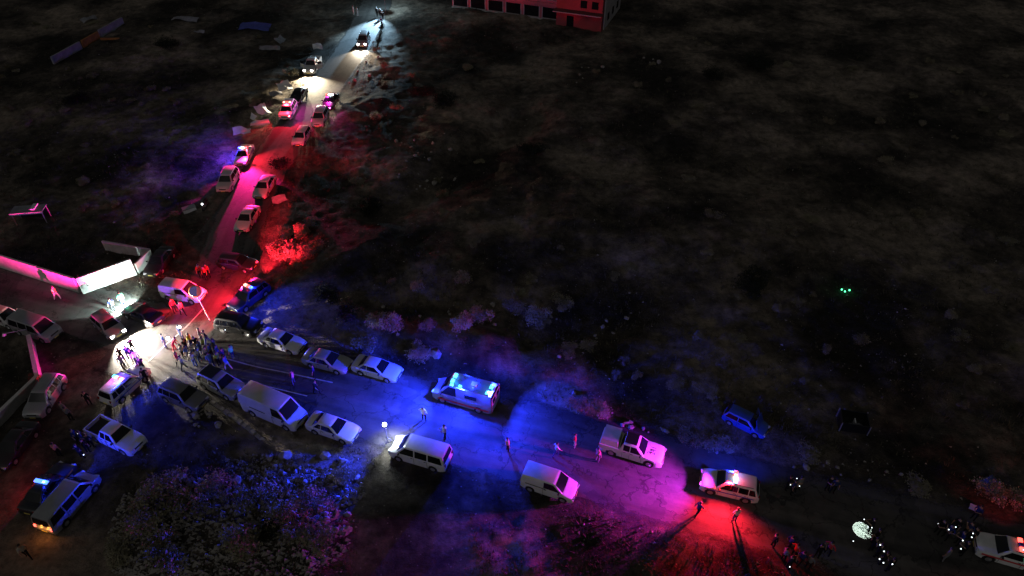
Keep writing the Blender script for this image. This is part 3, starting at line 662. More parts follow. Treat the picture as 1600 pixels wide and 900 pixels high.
# ------------------------------------------------------------------ walls
def wall_run(name, px, h, th, m, label, cope=None, zoff=0.0):
    pts = [flat(*q) for q in px]
    e = empty(name, pts[0]); tag(e, label, 'wall')
    for i, (a, b) in enumerate(zip(pts[:-1], pts[1:])):
        d = b - a; L = d.length; n = max(1, round(L / 2.6)); rz = math.atan2(d.y, d.x)
        for q in range(n):
            c = a + d * ((q + .5) / n) - pts[0]; hh = h + .02 * ((q % 3) - 1)
            link('panel', MB().box((0, 0, 0), (L / n - .015, th, hh)).mesh('panel', m), e, (c.x, c.y, hh / 2 - .05), rz)
            if cope: link('coping', MB().box((0, 0, 0), (L / n - .012, th + .12, .09)).mesh('coping', cope), e, (c.x, c.y, hh), rz)
    return e
wall_run('boundary_wall', [(-90, 388), (126, 457)], 2.05, .22, M['plaster'], 'long white wall lit red and pink at the left edge')
wall_run('boundary_wall', [(130, 459), (214, 428)], 2.15, .22, M['plaster'], 'white wall section lit bright white where people stand')
wall_run('boundary_wall', [(217, 427), (240, 404), (166, 391)], 1.4, .2, M['pale_concrete'], 'short grey wall turning back from the white wall end')
wall_run('low_wall', [(52, 536), (66, 600), (-40, 704)], 1.15, .24, M['pale_concrete'], 'low wall with violet-lit coping at the left edge', M['plaster'])
wall_run('ruined_wall', [(84, 100), (128, 76)], 1.3, .35, M['weathered'], 'lower pale stretch of ruined wall in the upper left field')
wall_run('ruined_wall', [(131, 74), (156, 60)], 1.3, .35, M['orange_paint'], 'orange painted stretch of ruined wall in the upper left field')
wall_run('ruined_wall', [(158, 59), (194, 39)], 1.5, .35, M['weathered'], 'white stretch of ruined wall in the upper left field')
wall_run('wall_stub', [(158, 63), (188, 63)], .5, .3, M['orange_paint'], 'low orange wall stub beside the ruined wall')

# kerb between the near row of cars and the rubble
kb = structure(empty('kerb', flat(305, 612)))
kp = resample(smooth_line(line([(300, 606), (330, 628), (365, 652), (400, 680), (436, 710)]), 8), .62)
stone = [MB().box((0, 0, .06), (.57, .34 + .03 * q, .2 + .03 * q), top=.93).mesh('kerb_stone', M['stone']) for q in range(3)]
for i, (a, b) in enumerate(zip(kp[:-1], kp[1:])):
    link('kerb_stone', stone[i % 3], kb, (a.x - kb.location.x + random.uniform(-.04, .04), a.y - kb.location.y + random.uniform(-.04, .04), random.uniform(-.02, .03)), math.atan2(b.y - a.y, b.x - a.x) + random.uniform(-.08, .08))
# ------------------------------------------------------------------ building at the top of the picture
a, b = flat(705, 14), flat(872, 37); d = (b - a); L = d.length; rz = math.atan2(d.y, d.x)
B = empty('building', a, rz); tag(B, 'building with red and rose tinted walls and dark openings at the top edge', 'building')
def bpart(nm, c, dims, m, parent=None): return link(nm, MB().box((0, 0, 0), dims).mesh(nm, m), parent or B, c)
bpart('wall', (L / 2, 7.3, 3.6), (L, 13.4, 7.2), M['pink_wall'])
n = 6; w = L / n
for st in range(2):
    for i in range(n):
        x = w * (i + .5)
        f = bpart('window', (x, .575, 1.55 + st * 3.4), (w * .80, .06, 1.9), M['glass'])
        for s in (-1, 1): link('frame', MB().box((0, 0, 0), (.16, .14, 2.0)).mesh('frame', M['window_frame']), f, (s * w * .42, -.03, 0))
        link('sill', MB().box((0, 0, 0), (w * .9, .3, .12)).mesh('sill', M['window_frame']), f, (0, -.08, -1.03))
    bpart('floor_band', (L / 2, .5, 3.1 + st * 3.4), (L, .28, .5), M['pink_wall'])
bpart('plinth', (L / 2, .45, .18), (L, .4, .4), M['pale_concrete'])
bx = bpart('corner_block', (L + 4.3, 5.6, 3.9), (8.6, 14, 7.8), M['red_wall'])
link('door', MB().box((0, 0, 0), (1.3, .08, 2.2)).mesh('door', M['glass']), bx, (-1.6, -7.03, -2.75))
for x in (.8, 2.9): link('window', MB().box((0, 0, 0), (1.2, .07, 1.3)).mesh('window', M['glass']), bx, (x, -7.02, .7))
bpart('canopy', (L + 4.3, -2.2, 3.3), (9.0, 1.6, .16), M['roof_dark'])
bpart('gutter', (L + 4.3, -3.05, 3.3), (9.0, .12, .14), M['window_frame'])
bpart('roof', (L / 2, 7.3, 7.32), (L + .8, 14.4, .24), M['roof_dark'])
bpart('roof', (L + 4.3, 5.6, 7.95), (9.4, 14.8, .26), M['roof_dark'])
bpart('side_wall', (L + 8.72, 6, 3.4), (.2, 12, 6.8), M['pale_concrete'])
for i in range(3): bpart('side_window', (L + 8.85, 2.5 + i * 3.4, 1.7), (.08, 1.2, 1.3), M['glass'])

# ------------------------------------------------------------------ people
POSES = {
    'stand':  dict(arm=[(.04, .26, 1.14, .10, .27, .88), (.02, -.26, 1.14, .08, -.27, .88)], leg=[(.0, .12), (.03, -.12)], lean=0),
    'walk':   dict(arm=[(-.14, .25, 1.16, -.06, .25, .92), (.16, -.25, 1.16, .32, -.22, .98)], leg=[(.26, .09), (-.28, -.09)], lean=.05),
    'phone':  dict(arm=[(.10, .25, 1.14, .36, .12, 1.22), (.12, -.25, 1.14, .36, -.10, 1.22)], leg=[(.0, .11), (.02, -.11)], lean=.02),
    'point':  dict(arm=[(.28, .24, 1.36, .55, .24, 1.40), (.02, -.26, 1.14, .10, -.24, .9)], leg=[(.12, .12), (-.1, -.12)], lean=.03),
    'hips':   dict(arm=[(-.06, .40, 1.18, .06, .2, 1.02), (-.06, -.40, 1.18, .06, -.2, 1.02)], leg=[(.02, .16), (-.02, -.16)], lean=0),
    'bend':   dict(arm=[(.40, .22, .98, .52, .16, .72), (.38, -.22, .96, .50, -.16, .70)], leg=[(.10, .12), (-.12, -.12)], lean=.34),
}
def person_meshes(pose):
    q = POSES[pose]; ln = q['lean']
    vs, es, rad, grp = [], [], [], []
    def v(p, r, g, par=None):
        vs.append(p); rad.append(r); grp.append(g)
        if par is not None: es.append((par, len(vs) - 1))
        return len(vs) - 1
    pel = v((0, 0, .95), (.15, .12), 1)
    sp = v((ln * .35, 0, 1.14), (.145, .115), 0, pel); ch = v((ln * .75, 0, 1.34), (.17, .125), 0, sp)
    nk = v((ln * 1.0 + .0, 0, 1.49 - ln * .12), (.058, .058), 2, ch)
    hd = v((ln * 1.15 + .015, 0, 1.60 - ln * .2), (.088, .095), 2, nk); ht = v((ln * 1.2 + .01, 0, 1.70 - ln * .22), (.072, .08), 2, hd)
    v((ln * 1.15 + .115, 0, 1.59 - ln * .2), (.018, .018), 2, hd)           # nose
    for s, (lx, ly) in zip((1, -1), q['leg']):
        hip = v((0, s * .095, .88), (.098, .092), 1, pel)
        kn = v((lx * .62 + .03, s * abs(ly) * .95, .50), (.066, .064), 1, hip)
        an = v((lx - .02, s * abs(ly), .10), (.046, .044), 1, kn)
        v((lx + .13, s * abs(ly) * 1.15, .045), (.042, .038), 3, an)
    for s, (ex, ey, ez, wx, wy, wz) in zip((1, -1), q['arm']):
        o = ln * .8
        sh = v((o, s * .185, 1.41 - ln * .1), (.064, .064), 0, ch)
        el = v((ex + o * (ln < .2), ey, ez), (.048, .046), 0, sh)
        wr = v((wx, wy, wz), (.032, .03), 2, el)
        d = (Vector((wx, wy, wz)) - Vector((ex, ey, ez))).normalized(); side = d.cross(Vector((0, s, 0))).normalized() if abs(d.y) < .9 else Vector((1, 0, 0))
        pc = Vector((wx, wy, wz)) + d * .075; pm = v(tuple(pc), (.036, .018), 2, wr)
        for f_, ln_ in zip((-.03, -.01, .01, .03), (.075, .09, .085, .065)):
            a_ = v(tuple(pc + d * .045 + side * f_), (.010, .010), 2, pm); v(tuple(pc + d * (.045 + ln_ * .8) + side * f_ * 1.2 + Vector((0, -s * .02, 0))), (.008, .008), 2, a_)
        a_ = v(tuple(pc - d * .02 + side * .045), (.011, .011), 2, pm); v(tuple(pc + d * .03 + side * .065), (.009, .009), 2, a_)
    bm = bmesh.new(); lay = bm.verts.layers.skin.verify(); bv = []
    for p, r in zip(vs, rad):
        x = bm.verts.new(p); x[lay].radius = r; bv.append(x)
    bv[0][lay].use_root = True
    for a_, b_ in es: bm.edges.new((bv[a_], bv[b_]))
    me = bpy.data.meshes.new('t'); bm.to_mesh(me); bm.free()
    ob = bpy.data.objects.new('t', me); C.objects.link(ob)
    sm = ob.modifiers.new('s', 'SKIN'); sm.use_smooth_shade = True
    ss = ob.modifiers.new('d', 'SUBSURF'); ss.levels = ss.render_levels = 1
    dg = bpy.context.evaluated_depsgraph_get(); dg.update()
    out = bpy.data.meshes.new_from_object(ob.evaluated_get(dg)); bpy.data.objects.remove(ob)
    out.name = 'person_body'; out.materials.clear()
    for m_ in (CLOTH['grey'], CLOTH['jeans'], SKIN, CLOTH['black']): out.materials.append(m_)
    seg = [(np.array(vs[a_]), np.array(vs[b_]), grp[b_]) for a_, b_ in es]
    cen = np.zeros(len(out.polygons) * 3); out.polygons.foreach_get('center', cen); cen = cen.reshape(-1, 3)
    best = np.full(len(cen), 1e9); mi = np.zeros(len(cen), int)
    for a_, b_, g in seg:
        t = np.clip(((cen - a_) @ (b_ - a_)) / ((b_ - a_) @ (b_ - a_) + 1e-9), 0, 1)
        dd = np.linalg.norm(cen - a_ - t[:, None] * (b_ - a_), axis=1); u = dd < best; best[u] = dd[u]; mi[u] = g
    zmin = min(x.co.z for x in out.vertices)
    out.polygons.foreach_set('material_index', mi.astype(np.int32)); out.polygons.foreach_set('use_smooth', np.ones(len(mi), bool)); out.update()
    hx, hz = ln * 1.17, 1.62 - ln * .2
    hair = MB().ball((hx - .022, 0, hz + .045), .112, 10, 6, sc=(.98, .9, .86)).mesh('hair', HAIR, 60)
    secs = []
    for t, rx, ry in ((0, .16, .2), (.35, .155, .195), (.7, .165, .22), (1, .12, .19)):
        c = Vector((lerp(0, ln * .85, t), 0, lerp(.98, 1.44 - ln * .1, t)))
        secs.append([(c.x + rx * math.cos(2 * math.pi * i / 12), ry * math.sin(2 * math.pi * i / 12), c.z) for i in range(12)])
    vest = MB().loft(secs).mesh('vest', CLOTH['yellow'], 60)
    return out, hair, vest, zmin
PM = {p: person_meshes(p) for p in POSES}
def person(px, pose, face, shirt, trousers, label, vest=None, group=None, hair=HAIR, size=1.1, cap=None):
    """face: picture point the person faces"""
    me, hair_me, vest_me, zmin = PM[pose]
    p = P(*px, .85); t = flat(*face); e = empty('person', (p.x, p.y, p.z + .014), math.atan2(t.y - p.y, t.x - p.x)); e.scale = (size, size, size)
    tag(e, label, 'person', group)
    b = link('body', me, e, (0, 0, -zmin))
    for i, m_ in ((0, CLOTH[shirt]), (1, CLOTH[trousers])): b.material_slots[i].link = 'OBJECT'; b.material_slots[i].material = m_
    h = link('cap' if cap else 'hair', hair_me, e, (0, 0, -zmin))
    if cap: h.material_slots[0].link = 'OBJECT'; h.material_slots[0].material = CLOTH[cap]
    if vest: w_ = link('vest', vest_me, e, (0, 0, -zmin)); w_.material_slots[0].link = 'OBJECT'; w_.material_slots[0].material = CLOTH[vest]
    return e
G = 'people at the crash site'
Q = person
# lower road
Q((457, 591), 'hips', (400, 600), 'black', 'jeans', 'person in a glowing pink vest beside the long van', 'pink', G)
Q((490, 582), 'stand', (440, 600), 'navy', 'black', 'dark blue dressed person behind the pink-vested one', None, G)
Q((493, 606), 'walk', (560, 640), 'black', 'black', 'dark figure walking on the blue road beyond the long van', None, G)
Q((662, 648), 'hips', (700, 610), 'white', 'black', 'person in a white top between the ambulance and the floodlight', 'white', G)
Q((695, 676), 'phone', (660, 690), 'white', 'black', 'person in a white top standing behind the white minibus', 'white', G)
Q((793, 696), 'stand', (850, 690), 'white', 'black', 'person in a light top lit red, left of the walkers on the lower road', 'pink', G)
Q((869, 704), 'walk', (940, 700), 'white', 'jeans', 'walker in a white top on the lower road, nearest the panel van', None, G)
Q((898, 690), 'stand', (940, 700), 'red', 'beige', 'person in red standing at the far side of the lower road', None, G)
Q((934, 712), 'stand', (960, 705), 'pink', 'grey', 'person at the rear corner of the canopied pickup', None, G)
Q((1091, 797), 'walk', (1150, 770), 'navy', 'black', 'dark walker casting a long shadow near the police car front', None, G)
Q((1150, 806), 'stand', (1120, 760), 'white', 'navy', 'person with pale shoulders below the police car at right', None, G)
Q((1210, 846), 'stand', (1260, 850), 'black', 'black', 'lone black-clad figure left of the lower right crowd', None, G)
# lower right crowds
RG = 'dark bystanders at lower right'
for i, (u, v) in enumerate([(1226, 868), (1234, 880), (1243, 862), (1252, 874), (1265, 880), (1280, 862), (1296, 858), (1234, 850)]):
    Q((u, v), ['stand', 'phone', 'hips', 'walk'][i % 4], (1340, 830), ['grey', 'black', 'red', 'navy'][i % 4], 'black', ['leftmost bystander','second bystander from the left','third bystander from the left','fourth bystander from the left','fifth bystander from the left','second bystander from the right','rightmost bystander','topmost bystander'][i] + ' in the bunch left of the bright light disc', None, 'bystanders left of the light disc')
for i, (u, v) in enumerate([(1232, 755), (1240, 762), (1249, 757), (1296, 756), (1304, 760)]):
    Q((u, v), ['phone', 'stand', 'hips'][i % 3], (1300, 820), ['black', 'navy', 'grey'][i % 3], 'black', ['left', 'middle', 'right'][i] + ' dark bystander of three on the far verge' if i < 3 else ['left', 'right'][i - 3] + ' dark bystander of the pair on the far verge', None, 'bystanders on the far verge')
for i, (u, v) in enumerate([(1362, 822), (1370, 838), (1366, 852), (1374, 862), (1382, 874), (1392, 884)]):
    Q((u, v), ['phone', 'stand', 'phone'][i % 3], (1345, 828), 'black', 'black', ['first', 'second', 'third', 'fourth', 'fifth', 'sixth', 'seventh', 'eighth'][i] + ' dark onlooker from the top in the file right of the light disc', None, 'onlookers right of the light disc')
for i, (u, v) in enumerate([(1470, 824), (1482, 832), (1494, 822), (1501, 842), (1508, 858), (1513, 828), (1521, 836), (1527, 802)]):
    Q((u, v), ['phone', 'hips', 'stand', 'phone'][i % 4], (1440, 850), ['black', 'navy'][i % 2], 'black', ['first', 'second', 'third', 'fourth', 'fifth', 'sixth', 'seventh', 'eighth'][i] + ' dark onlooker from the left, gathered beside the corner police car', None, 'onlookers by the corner police car')
Q((1480, 868), 'stand', (1440, 850), 'grey', 'grey', 'grey-clad person standing apart below the right-hand onlookers', None, G)
# crowd at the junction
crowd = [((292, 552), 'stand', 'blue', 'beige'), ((301, 548), 'hips', 'beige', 'jeans'), ((306, 538), 'stand', 'black', 'black'), ((313, 545), 'phone', 'blue', 'grey'), ((318, 538), 'stand', 'yellow', 'olive'),
         ((322, 528), 'walk', 'black', 'jeans'), ((329, 549), 'hips', 'blue', 'black'), ((335, 541), 'stand', 'olive', 'black'), ((330, 566), 'bend', 'blue', 'navy'), ((349, 556), 'stand', 'navy', 'black'),
         ((354, 568), 'walk', 'blue', 'white'), ((302, 563), 'phone', 'white', 'blue'), ((313, 525), 'stand', 'grey', 'black'), ((290, 541), 'stand', 'black', 'navy'), ((284, 550), 'phone', 'white', 'black'), ((297, 533), 'stand', 'yellow', 'navy'), ((310, 556), 'hips', 'white', 'jeans'), ((323, 553), 'stand', 'beige', 'black'), ((341, 551), 'walk', 'blue', 'olive'), ((340, 562), 'stand', 'yellow', 'black'), ((284, 568), 'walk', 'beige', 'olive')]
for i, (p, po, sh, tr) in enumerate(crowd):
    Q(p, po, (200 + 60 * (i % 3), 560 - 20 * (i % 2)), sh, tr, f'{sh} shirted person in {tr} trousers in the crowd at the junction', None, 'crowd at the junction')
Q((278, 562), 'walk', (240, 570), 'red', 'black', 'person in dark red striding across the bright junction', None, G)
Q((270, 540), 'bend', (290, 545), 'red', 'red', 'person in red bending at the bright junction', None, G)
Q((256, 534), 'stand', (230, 560), 'navy', 'navy', 'blue-lit person standing next to a white torch at the junction', None, G)
Q((282, 520), 'stand', (250, 560), 'navy', 'jeans', 'person behind the second white torch at the junction', None, G)
Q((362, 551), 'stand', (330, 550), 'green', 'navy', 'person in a bright green vest right of the crowd', 'green', G)
Q((190, 468), 'stand', (160, 450), 'green', 'navy', 'person in a bright green vest before the white wall', 'green', G)
Q((86, 459), 'walk', (120, 470), 'green', 'white', 'walker in orange and green by the left-hand wall', 'orange', G)
Q((175, 478), 'stand', (150, 470), 'navy', 'black', 'dark person behind the car with blazing headlights', None, G)
Q((270, 479), 'stand', (300, 500), 'red', 'black', 'person in red beside the pink-lit van', None, G)
Q((283, 483), 'walk', (300, 500), 'pink', 'black', 'person in pale clothes by the front of the pink-lit van', None, G)
for i, (u, v) in enumerate([(312, 425), (320, 428), (324, 424)]):
    Q((u, v), 'stand', (300, 470), 'red', 'black', ['left', 'middle', 'right'][i] + ' red-lit figure of the three above the traffic mirror', None, 'figures above the traffic mirror')
for i, (u, v, po, sh) in enumerate([(189, 556, 'stand', 'black'), (200, 553, 'point', 'navy'), (206, 556, 'stand', 'black'), (212, 560, 'stand', 'white'), (221, 571, 'walk', 'black'), (191, 568, 'stand', 'grey'), (206, 541, 'stand', 'black')]):
    Q((u, v), po, (190, 530), sh, 'black', f'{sh} clad {["first","second","third","fourth","fifth","sixth","seventh"][i]} person between the headlights and the glowing police car', None, 'people in the headlight beams')
Q((226, 588), 'walk', (230, 560), 'black', 'black', 'black figure standing at the flank of the glowing police car', None, G)
for i, (u, v, po, sh) in enumerate([(112, 442, 'stand', 'white'), (119, 444, 'hips', 'navy'), (126, 441, 'stand', 'black'), (133, 446, 'stand', 'white'), (139, 443, 'phone', 'grey')]):
    Q((u, v), po, (160, 440), sh, ['navy', 'white', 'jeans'][i % 3], f'person in {sh} at the corner of the white wall' + (', leftmost' if i == 0 else ', right of the corner' if i == 3 else ''), None, 'people at the wall corner')
for i, (u, v) in enumerate([(117, 683), (124, 706), (128, 686), (133, 698), (139, 690)]):
    Q((u, v), ['stand', 'hips', 'phone'][i % 3], (150, 690), ['navy', 'black'][i % 2], 'black', ['first', 'second', 'third', 'fourth', 'fifth', 'sixth', 'seventh', 'eighth'][i] + ' dark figure from the left in the cluster behind the white pickup', None, 'cluster behind the white pickup')
for i, (u, v) in enumerate([(100, 640), (136, 624), (107, 648)]):
    Q((u, v), 'stand', (150, 600), ['grey', 'black', 'grey'][i], 'black', ['grey person standing alone beside the silver off-roader', 'black-clad person between the off-roader and the glowing police car', 'second grey person beside the silver off-roader'][i], None, G)
Q((88, 704), 'stand', (110, 690), 'pink', 'black', 'person with a reddish top left of the pickup cluster', None, G)
Q((38, 862), 'walk', (60, 900), 'beige', 'black', 'lone walker at the lower left edge', None, G)
# upper road
for i, (u, v) in enumerate([(552, 17), (558, 19)]): Q((u, v), 'stand', (590, 20), 'white', 'white', ['left', 'right'][i] + ' pale figure of the pair at the far road edge', None, 'pair at the far road')
for i, (u, v) in enumerate([(589, 20), (594, 22), (598, 26)]): Q((u, v), 'walk', (590, 60), 'black', 'black', ['left', 'middle', 'right'][i] + ' black silhouette in front of the far white lamp', None, 'silhouettes before the far lamp')
Q((596, 36), 'stand', (580, 60), 'navy', 'black', 'dark figure at the verge above the far parked car', None, G)

# ------------------------------------------------------------------ torches, added white glints and other small lit things
def handheld(name, px, z, m, label, group=None, r=.06, power=0, col=COOL, cat='torch'):
    p = P(*px, z); e = empty(name, (p.x, p.y, p.z + z)); tag(e, label, cat, group)
    link('handle', MB().tube((0, 0, -.12), (0, 0, 0), r * .45, n=6).mesh('handle', M['trim']), e)
    link('lens', MB().ball((0, 0, r * .6), r, 10, 6).mesh('lens', M[m]), e)
    if power: lamp(e, (0, 0, r * 2.2), col, power, r)
    return e
handheld('torch', (263, 530), 1.45, 'white_lens', 'bright white hand torch, the left one of two at the junction', None, .17, 260)
handheld('torch', (281, 513), 1.45, 'white_lens', 'bright white hand torch, the right one of two at the junction', None, .15, 220)
for u, v in [(1350, 812), (1345, 817), (1356, 824), (1362, 825), (1333, 846)]:
    handheld('added_glint', (u, v), 1.25, 'glint', 'tiny added white glint around the bright light disc', 'added glints around the disc', 0.038, 0)
for u, v in [(1375, 852), (1381, 862), (1374, 874), (1380, 880), (1394, 882)]:
    handheld('added_glint', (u, v), 1.25, 'glint', 'tiny added white glint in the file of onlookers at lower right', 'added glints of the file', 0.049, 0)
for u, v in [(1466, 819), (1497, 818), (1493, 824), (1518, 819), (1520, 834), (1518, 840), (1504, 845), (1501, 858), (1482, 828)]:
    handheld('added_glint', (u, v), 1.25, 'glint', 'tiny added white glint left of the corner police car', 'added glints by the corner car', 0.045, 0)
for u, v in [(1235, 758), (1249, 760), (1300, 749), (1234, 886), (1245, 748)]:
    handheld('added_glint', (u, v), 1.25, 'glint', 'tiny added white glint among the dark bystanders', 'added glints among bystanders', 0.038, 0)
for u, v in [(369, 508), (352, 516), (127, 687), (124, 676), (131, 711), (122, 678)]:
    handheld('added_glint', (u, v), 1.3, 'glint', 'tiny added white glint beside the junction vehicles', 'added glints at the junction', 0.045, 0)
for u, v in [(1315, 453), (1320, 456), (1327, 454)]:
    handheld('added_green_light', (u, v), .12, 'green_lens', 'small added green light alone in the dark field', 'added green lights', .09, 6, (.05, 1, .35), 'lamp')  # lit green balls added for a green glow in the field
# torch beam that draws a sharp disc of light on the road
p = P(1346, 828, .0); src = Vector((p.x - .35, p.y + .55, 1.9))
e = empty('torch', src); tag(e, 'torch pointed down that throws the round bright disc on the road', 'torch')
link('handle', MB().tube((0, 0, 0), (.06, -.03, .16), .03, n=8).mesh('handle', M['trim']), e)
lamp(e, (0, 0, 0), (.72, 1, .92), 7000, .01, 38, tuple(Vector((p.x, p.y, 0)) - src), .06)
# white floodlight on a stand by the minibus
p = P(606, 691, 0.0); e = empty('floodlight', p); tag(e, 'white floodlight on a stand in front of the white minibus', 'floodlight')
link('mast', MB().tube((0, 0, .1), (0, 0, 2.15), .03, n=8).mesh('mast', M['steel']), e)
for q in range(3):
    t = 2 * math.pi * q / 3; link('leg', MB().tube((0, 0, .7), (.5 * math.cos(t), .5 * math.sin(t), .02), .02, n=6).mesh('leg', M['steel']), e)
hd = link('lamp_head', MB().box((0, 0, 2.22), (.3, .34, .12)).mesh('lamp_head', M['trim']), e)
link('lens', MB().ball((0, 0, 2.36), .19, 14, 8).mesh('lens', M['white_lens']), hd)
lamp(e, (.0, 0, 2.75), (.72, .9, 1), 450, .12); lamp(e, (.12, .12, 2.1), (.80, .93, 1), 2600, .1, 118, (.15, -.25, -1), .9)
# far white lamp at the top of the road
p = P(603, 20, 0.0); e = empty('floodlight', p); tag(e, 'cool white lamp on a short mast at the far end of the upper road', 'floodlight')
link('mast', MB().tube((0, 0, 0), (0, 0, 2.6), .05, n=8).mesh('mast', M['steel']), e)
hd = link('lamp_head', MB().box((0, 0, 2.65), (.4, .5, .14)).mesh('lamp_head', M['trim']), e)
link('lens', MB().ball((0, 0, 2.85), .3, 12, 8).mesh('lens', M['white_lens']), hd)
q = flat(566, 70) - flat(603, 20); q.z = -5.5
lamp(e, (0, -.3, 3.3), (.42, .72, 1), 110000, .12, 58, tuple(q), .8); lamp(e, (0, 0, 3.5), (.5, .8, 1), 3500, .12)
# round traffic mirror on a pole at the junction
p = P(328, 501, 0.0); e = empty('traffic_mirror', p); tag(e, 'round traffic mirror on a leaning pole beside the pink-lit van', 'traffic mirror')
top = Vector((-.45, .2, 3.3))
link('pole', MB().tube((0, 0, 0), top, .05, n=8).mesh('pole', M['plaster']), e)
fm = link('mirror_disc', MB().tube((0, 0, 0), (.02, -.07, .05), .62, .55, n=24).mesh('mirror_disc', M['stripe_orange'], 30), e, top + Vector((0, 0, .45)))
link('glass', MB().tube((.025, -.08, .056), (.03, -.09, .063), .5, .48, n=24).mesh('glass', M['mirror'], 30), fm)
# thin lamp arm by the low wall
p = P(52, 533, 0.0); e = empty('wall_pole', p); tag(e, 'thin bent pole with a small shade leaning out from the low wall', 'pole')
link('pole', MB().tube((0, 0, 0), (0, 0, 1.6), .04, n=6).mesh('pole', M['steel']), e)
link('arm', MB().tube((0, 0, 1.6), (-1.9, -.5, 1.5), .035, n=6).mesh('arm', M['steel']), e)
link('shade', MB().tube((-1.95, -.5, 1.52), (-1.95, -.5, 1.3), .08, .2, n=10).mesh('shade', M['sheet_white']), e)
# motorbike with a lit headlamp by the left verge of the upper road
p = P(320, 320, .4); a, b = flat(330, 305), flat(314, 332); e = empty('motorbike', p, math.atan2(b.y - a.y, b.x - a.x)); tag(e, 'black motorbike with a lit headlamp at the left verge', 'motorbike')
for x in (-.68, .68):
    w_ = link('wheel', MB().tube((0, -.06, 0), (0, .06, 0), .31, n=18).mesh('wheel', M['rubber'], 40), e, (x, 0, .31))
    link('rim', MB().tube((0, -.065, 0), (0, .065, 0), .2, n=12).mesh('rim', M['rim']), w_)
link('frame', MB().tube((-.68, 0, .34), (.2, 0, .55), .06, n=6).tube((.2, 0, .5), (.42, 0, .95), .06, n=6).mesh('frame', M['trim']), e)
link('engine', MB().box((.0, 0, .42), (.5, .3, .34), top=.8).mesh('engine', M['steel']), e)
link('fuel_tank', MB().ball((.18, 0, .82), .22, 10, 6, sc=(1.3, .8, .7)).mesh('fuel_tank', PAINT['black'], 60), e)
link('seat', MB().box((-.4, 0, .82), (.75, .28, .1), top=.85).mesh('seat', M['trim']), e)
link('fork', MB().tube((.68, 0, .31), (.42, 0, 1.0), .035, n=6).mesh('fork', M['steel']), e)
link('handlebar', MB().tube((.4, -.36, 1.03), (.4, .36, 1.03), .02, n=6).mesh('handlebar', M['trim']), e)
link('headlamp', MB().ball((.56, 0, .88), .11, 10, 6).mesh('headlamp', M['white_lens']), e)
# pale cooler box beside it
p = P(296, 328, .2); e = empty('cool_box', p, R(35)); tag(e, 'pale box lying on the verge left of the motorbike', 'box')
link('box', MB().box((0, 0, .28), (1.5, .75, .5), top=.95).mesh('box', M['sheet_white']), e); link('lid', MB().box((0, 0, .57), (1.55, .8, .08)).mesh('lid', PAINT['silver']), e)

# ------------------------------------------------------------------ loose sheets and debris
def sheet(px, size, rz, tilt, m, label, bend=.15, name='loose_sheet'):
    p = P(*px); n = 7; vs = []; f = []; ox = random.random() * 60
    for i in range(n):
        for j in range(n):
            a_, b_ = i / (n - 1) - .5, j / (n - 1) - .5
            x, y = a_ * size[0], b_ * size[1]
            q = mnoise.noise(Vector((x * 1.1 + ox, y * 1.1, 0))); r_ = mnoise.noise(Vector((x * .9, y * .9 + ox, 7)))
            vs.append((x + .25 * r_ * size[1], y + .22 * q * size[1], bend * math.cos(a_ * math.pi) + .32 * q + .12 * r_))
            if i < n - 1 and j < n - 1: f.append((i * n + j, (i + 1) * n + j, (i + 1) * n + j + 1, i * n + j + 1))
    N = n * n; mb = MB().add(vs + [(x, y, z - .03) for x, y, z in vs], f + [tuple(q + N for q in reversed(z)) for z in f])
    o = link(name, mb.mesh(name, m, 30), None, (p.x, p.y, p.z + .2 + abs(math.sin(tilt)) * size[1] * .42)); o.rotation_euler = (tilt, 0, rz)
    return tag(o, label, 'sheet')
sheet((399, 46), (5.6, 1.8), R(-8), R(20), M['tarp'], 'bluish sheet lying in the field left of the upper road', .4)
sheet((422, 78), (3.6, .9), R(4), R(25), M['sheet'], 'flat grey sheet lying below the bluish sheet')
sheet((439, 66), (2.0, 1.3), R(70), R(35), M['sheet'], 'small grey sheet standing on edge left of the white pickup')
sheet((497, 77), (1.6, 1.2), R(25), R(52), M['sheet_white'], 'white board leaning up behind the white pickup')
sheet((445, 140), (2.2, 1.6), R(40), R(35), M['sheet_white'], 'white sheet on the verge above the red-barred police car')
sheet((432, 150), (1.9, .9), R(30), R(15), M['sheet'], 'grey sheet below the white verge sheet')
sheet((412, 178), (1.9, 1.7), R(60), R(42), M['sheet_white'], 'crumpled pink-lit panel upright on the left verge')
sheet((407, 196), (2.6, .9), R(20), R(35), M['sheet_white'], 'long pink-lit panel lying under the crumpled one')
sheet((397, 187), (1.2, .8), R(-40), R(48), M['sheet_white'], 'small bent pink-lit panel at the verge')
sheet((379, 209), (2.4, 1.1), R(10), R(32), M['sheet_white'], 'violet-lit panel just above the blazing police car')
sheet((437, 315), (1.7, 1.1), R(25), R(30), M['sheet'], 'torn grey sheet right of the silver sedan')
sheet((290, 32), (5.0, 1.2), R(-6), R(15), M['sheet'], 'long dull sheet in the far upper left field')
sheet((312, 52), (2.0, .5), R(-10), R(20), M['sheet'], 'narrow scrap below the long dull sheet')
sheet((140, 33), (3.0, 1.0), R(60), R(40), M['sheet'], 'scrap panel behind the ruined wall')
sheet((1340, 668), (1.6, .3), R(-15), R(10), M['sheet'], 'pale strip lying before the dark skip')
sheet((1545, 760), (1.6, 1.0), R(20), R(10), M['tarp'], 'dark blue tarpaulin by the right verge', .4)
sheet((1522, 798), (.9, .5), R(-30), R(35), M['sheet_white'], 'small white board beside the right-hand onlookers')
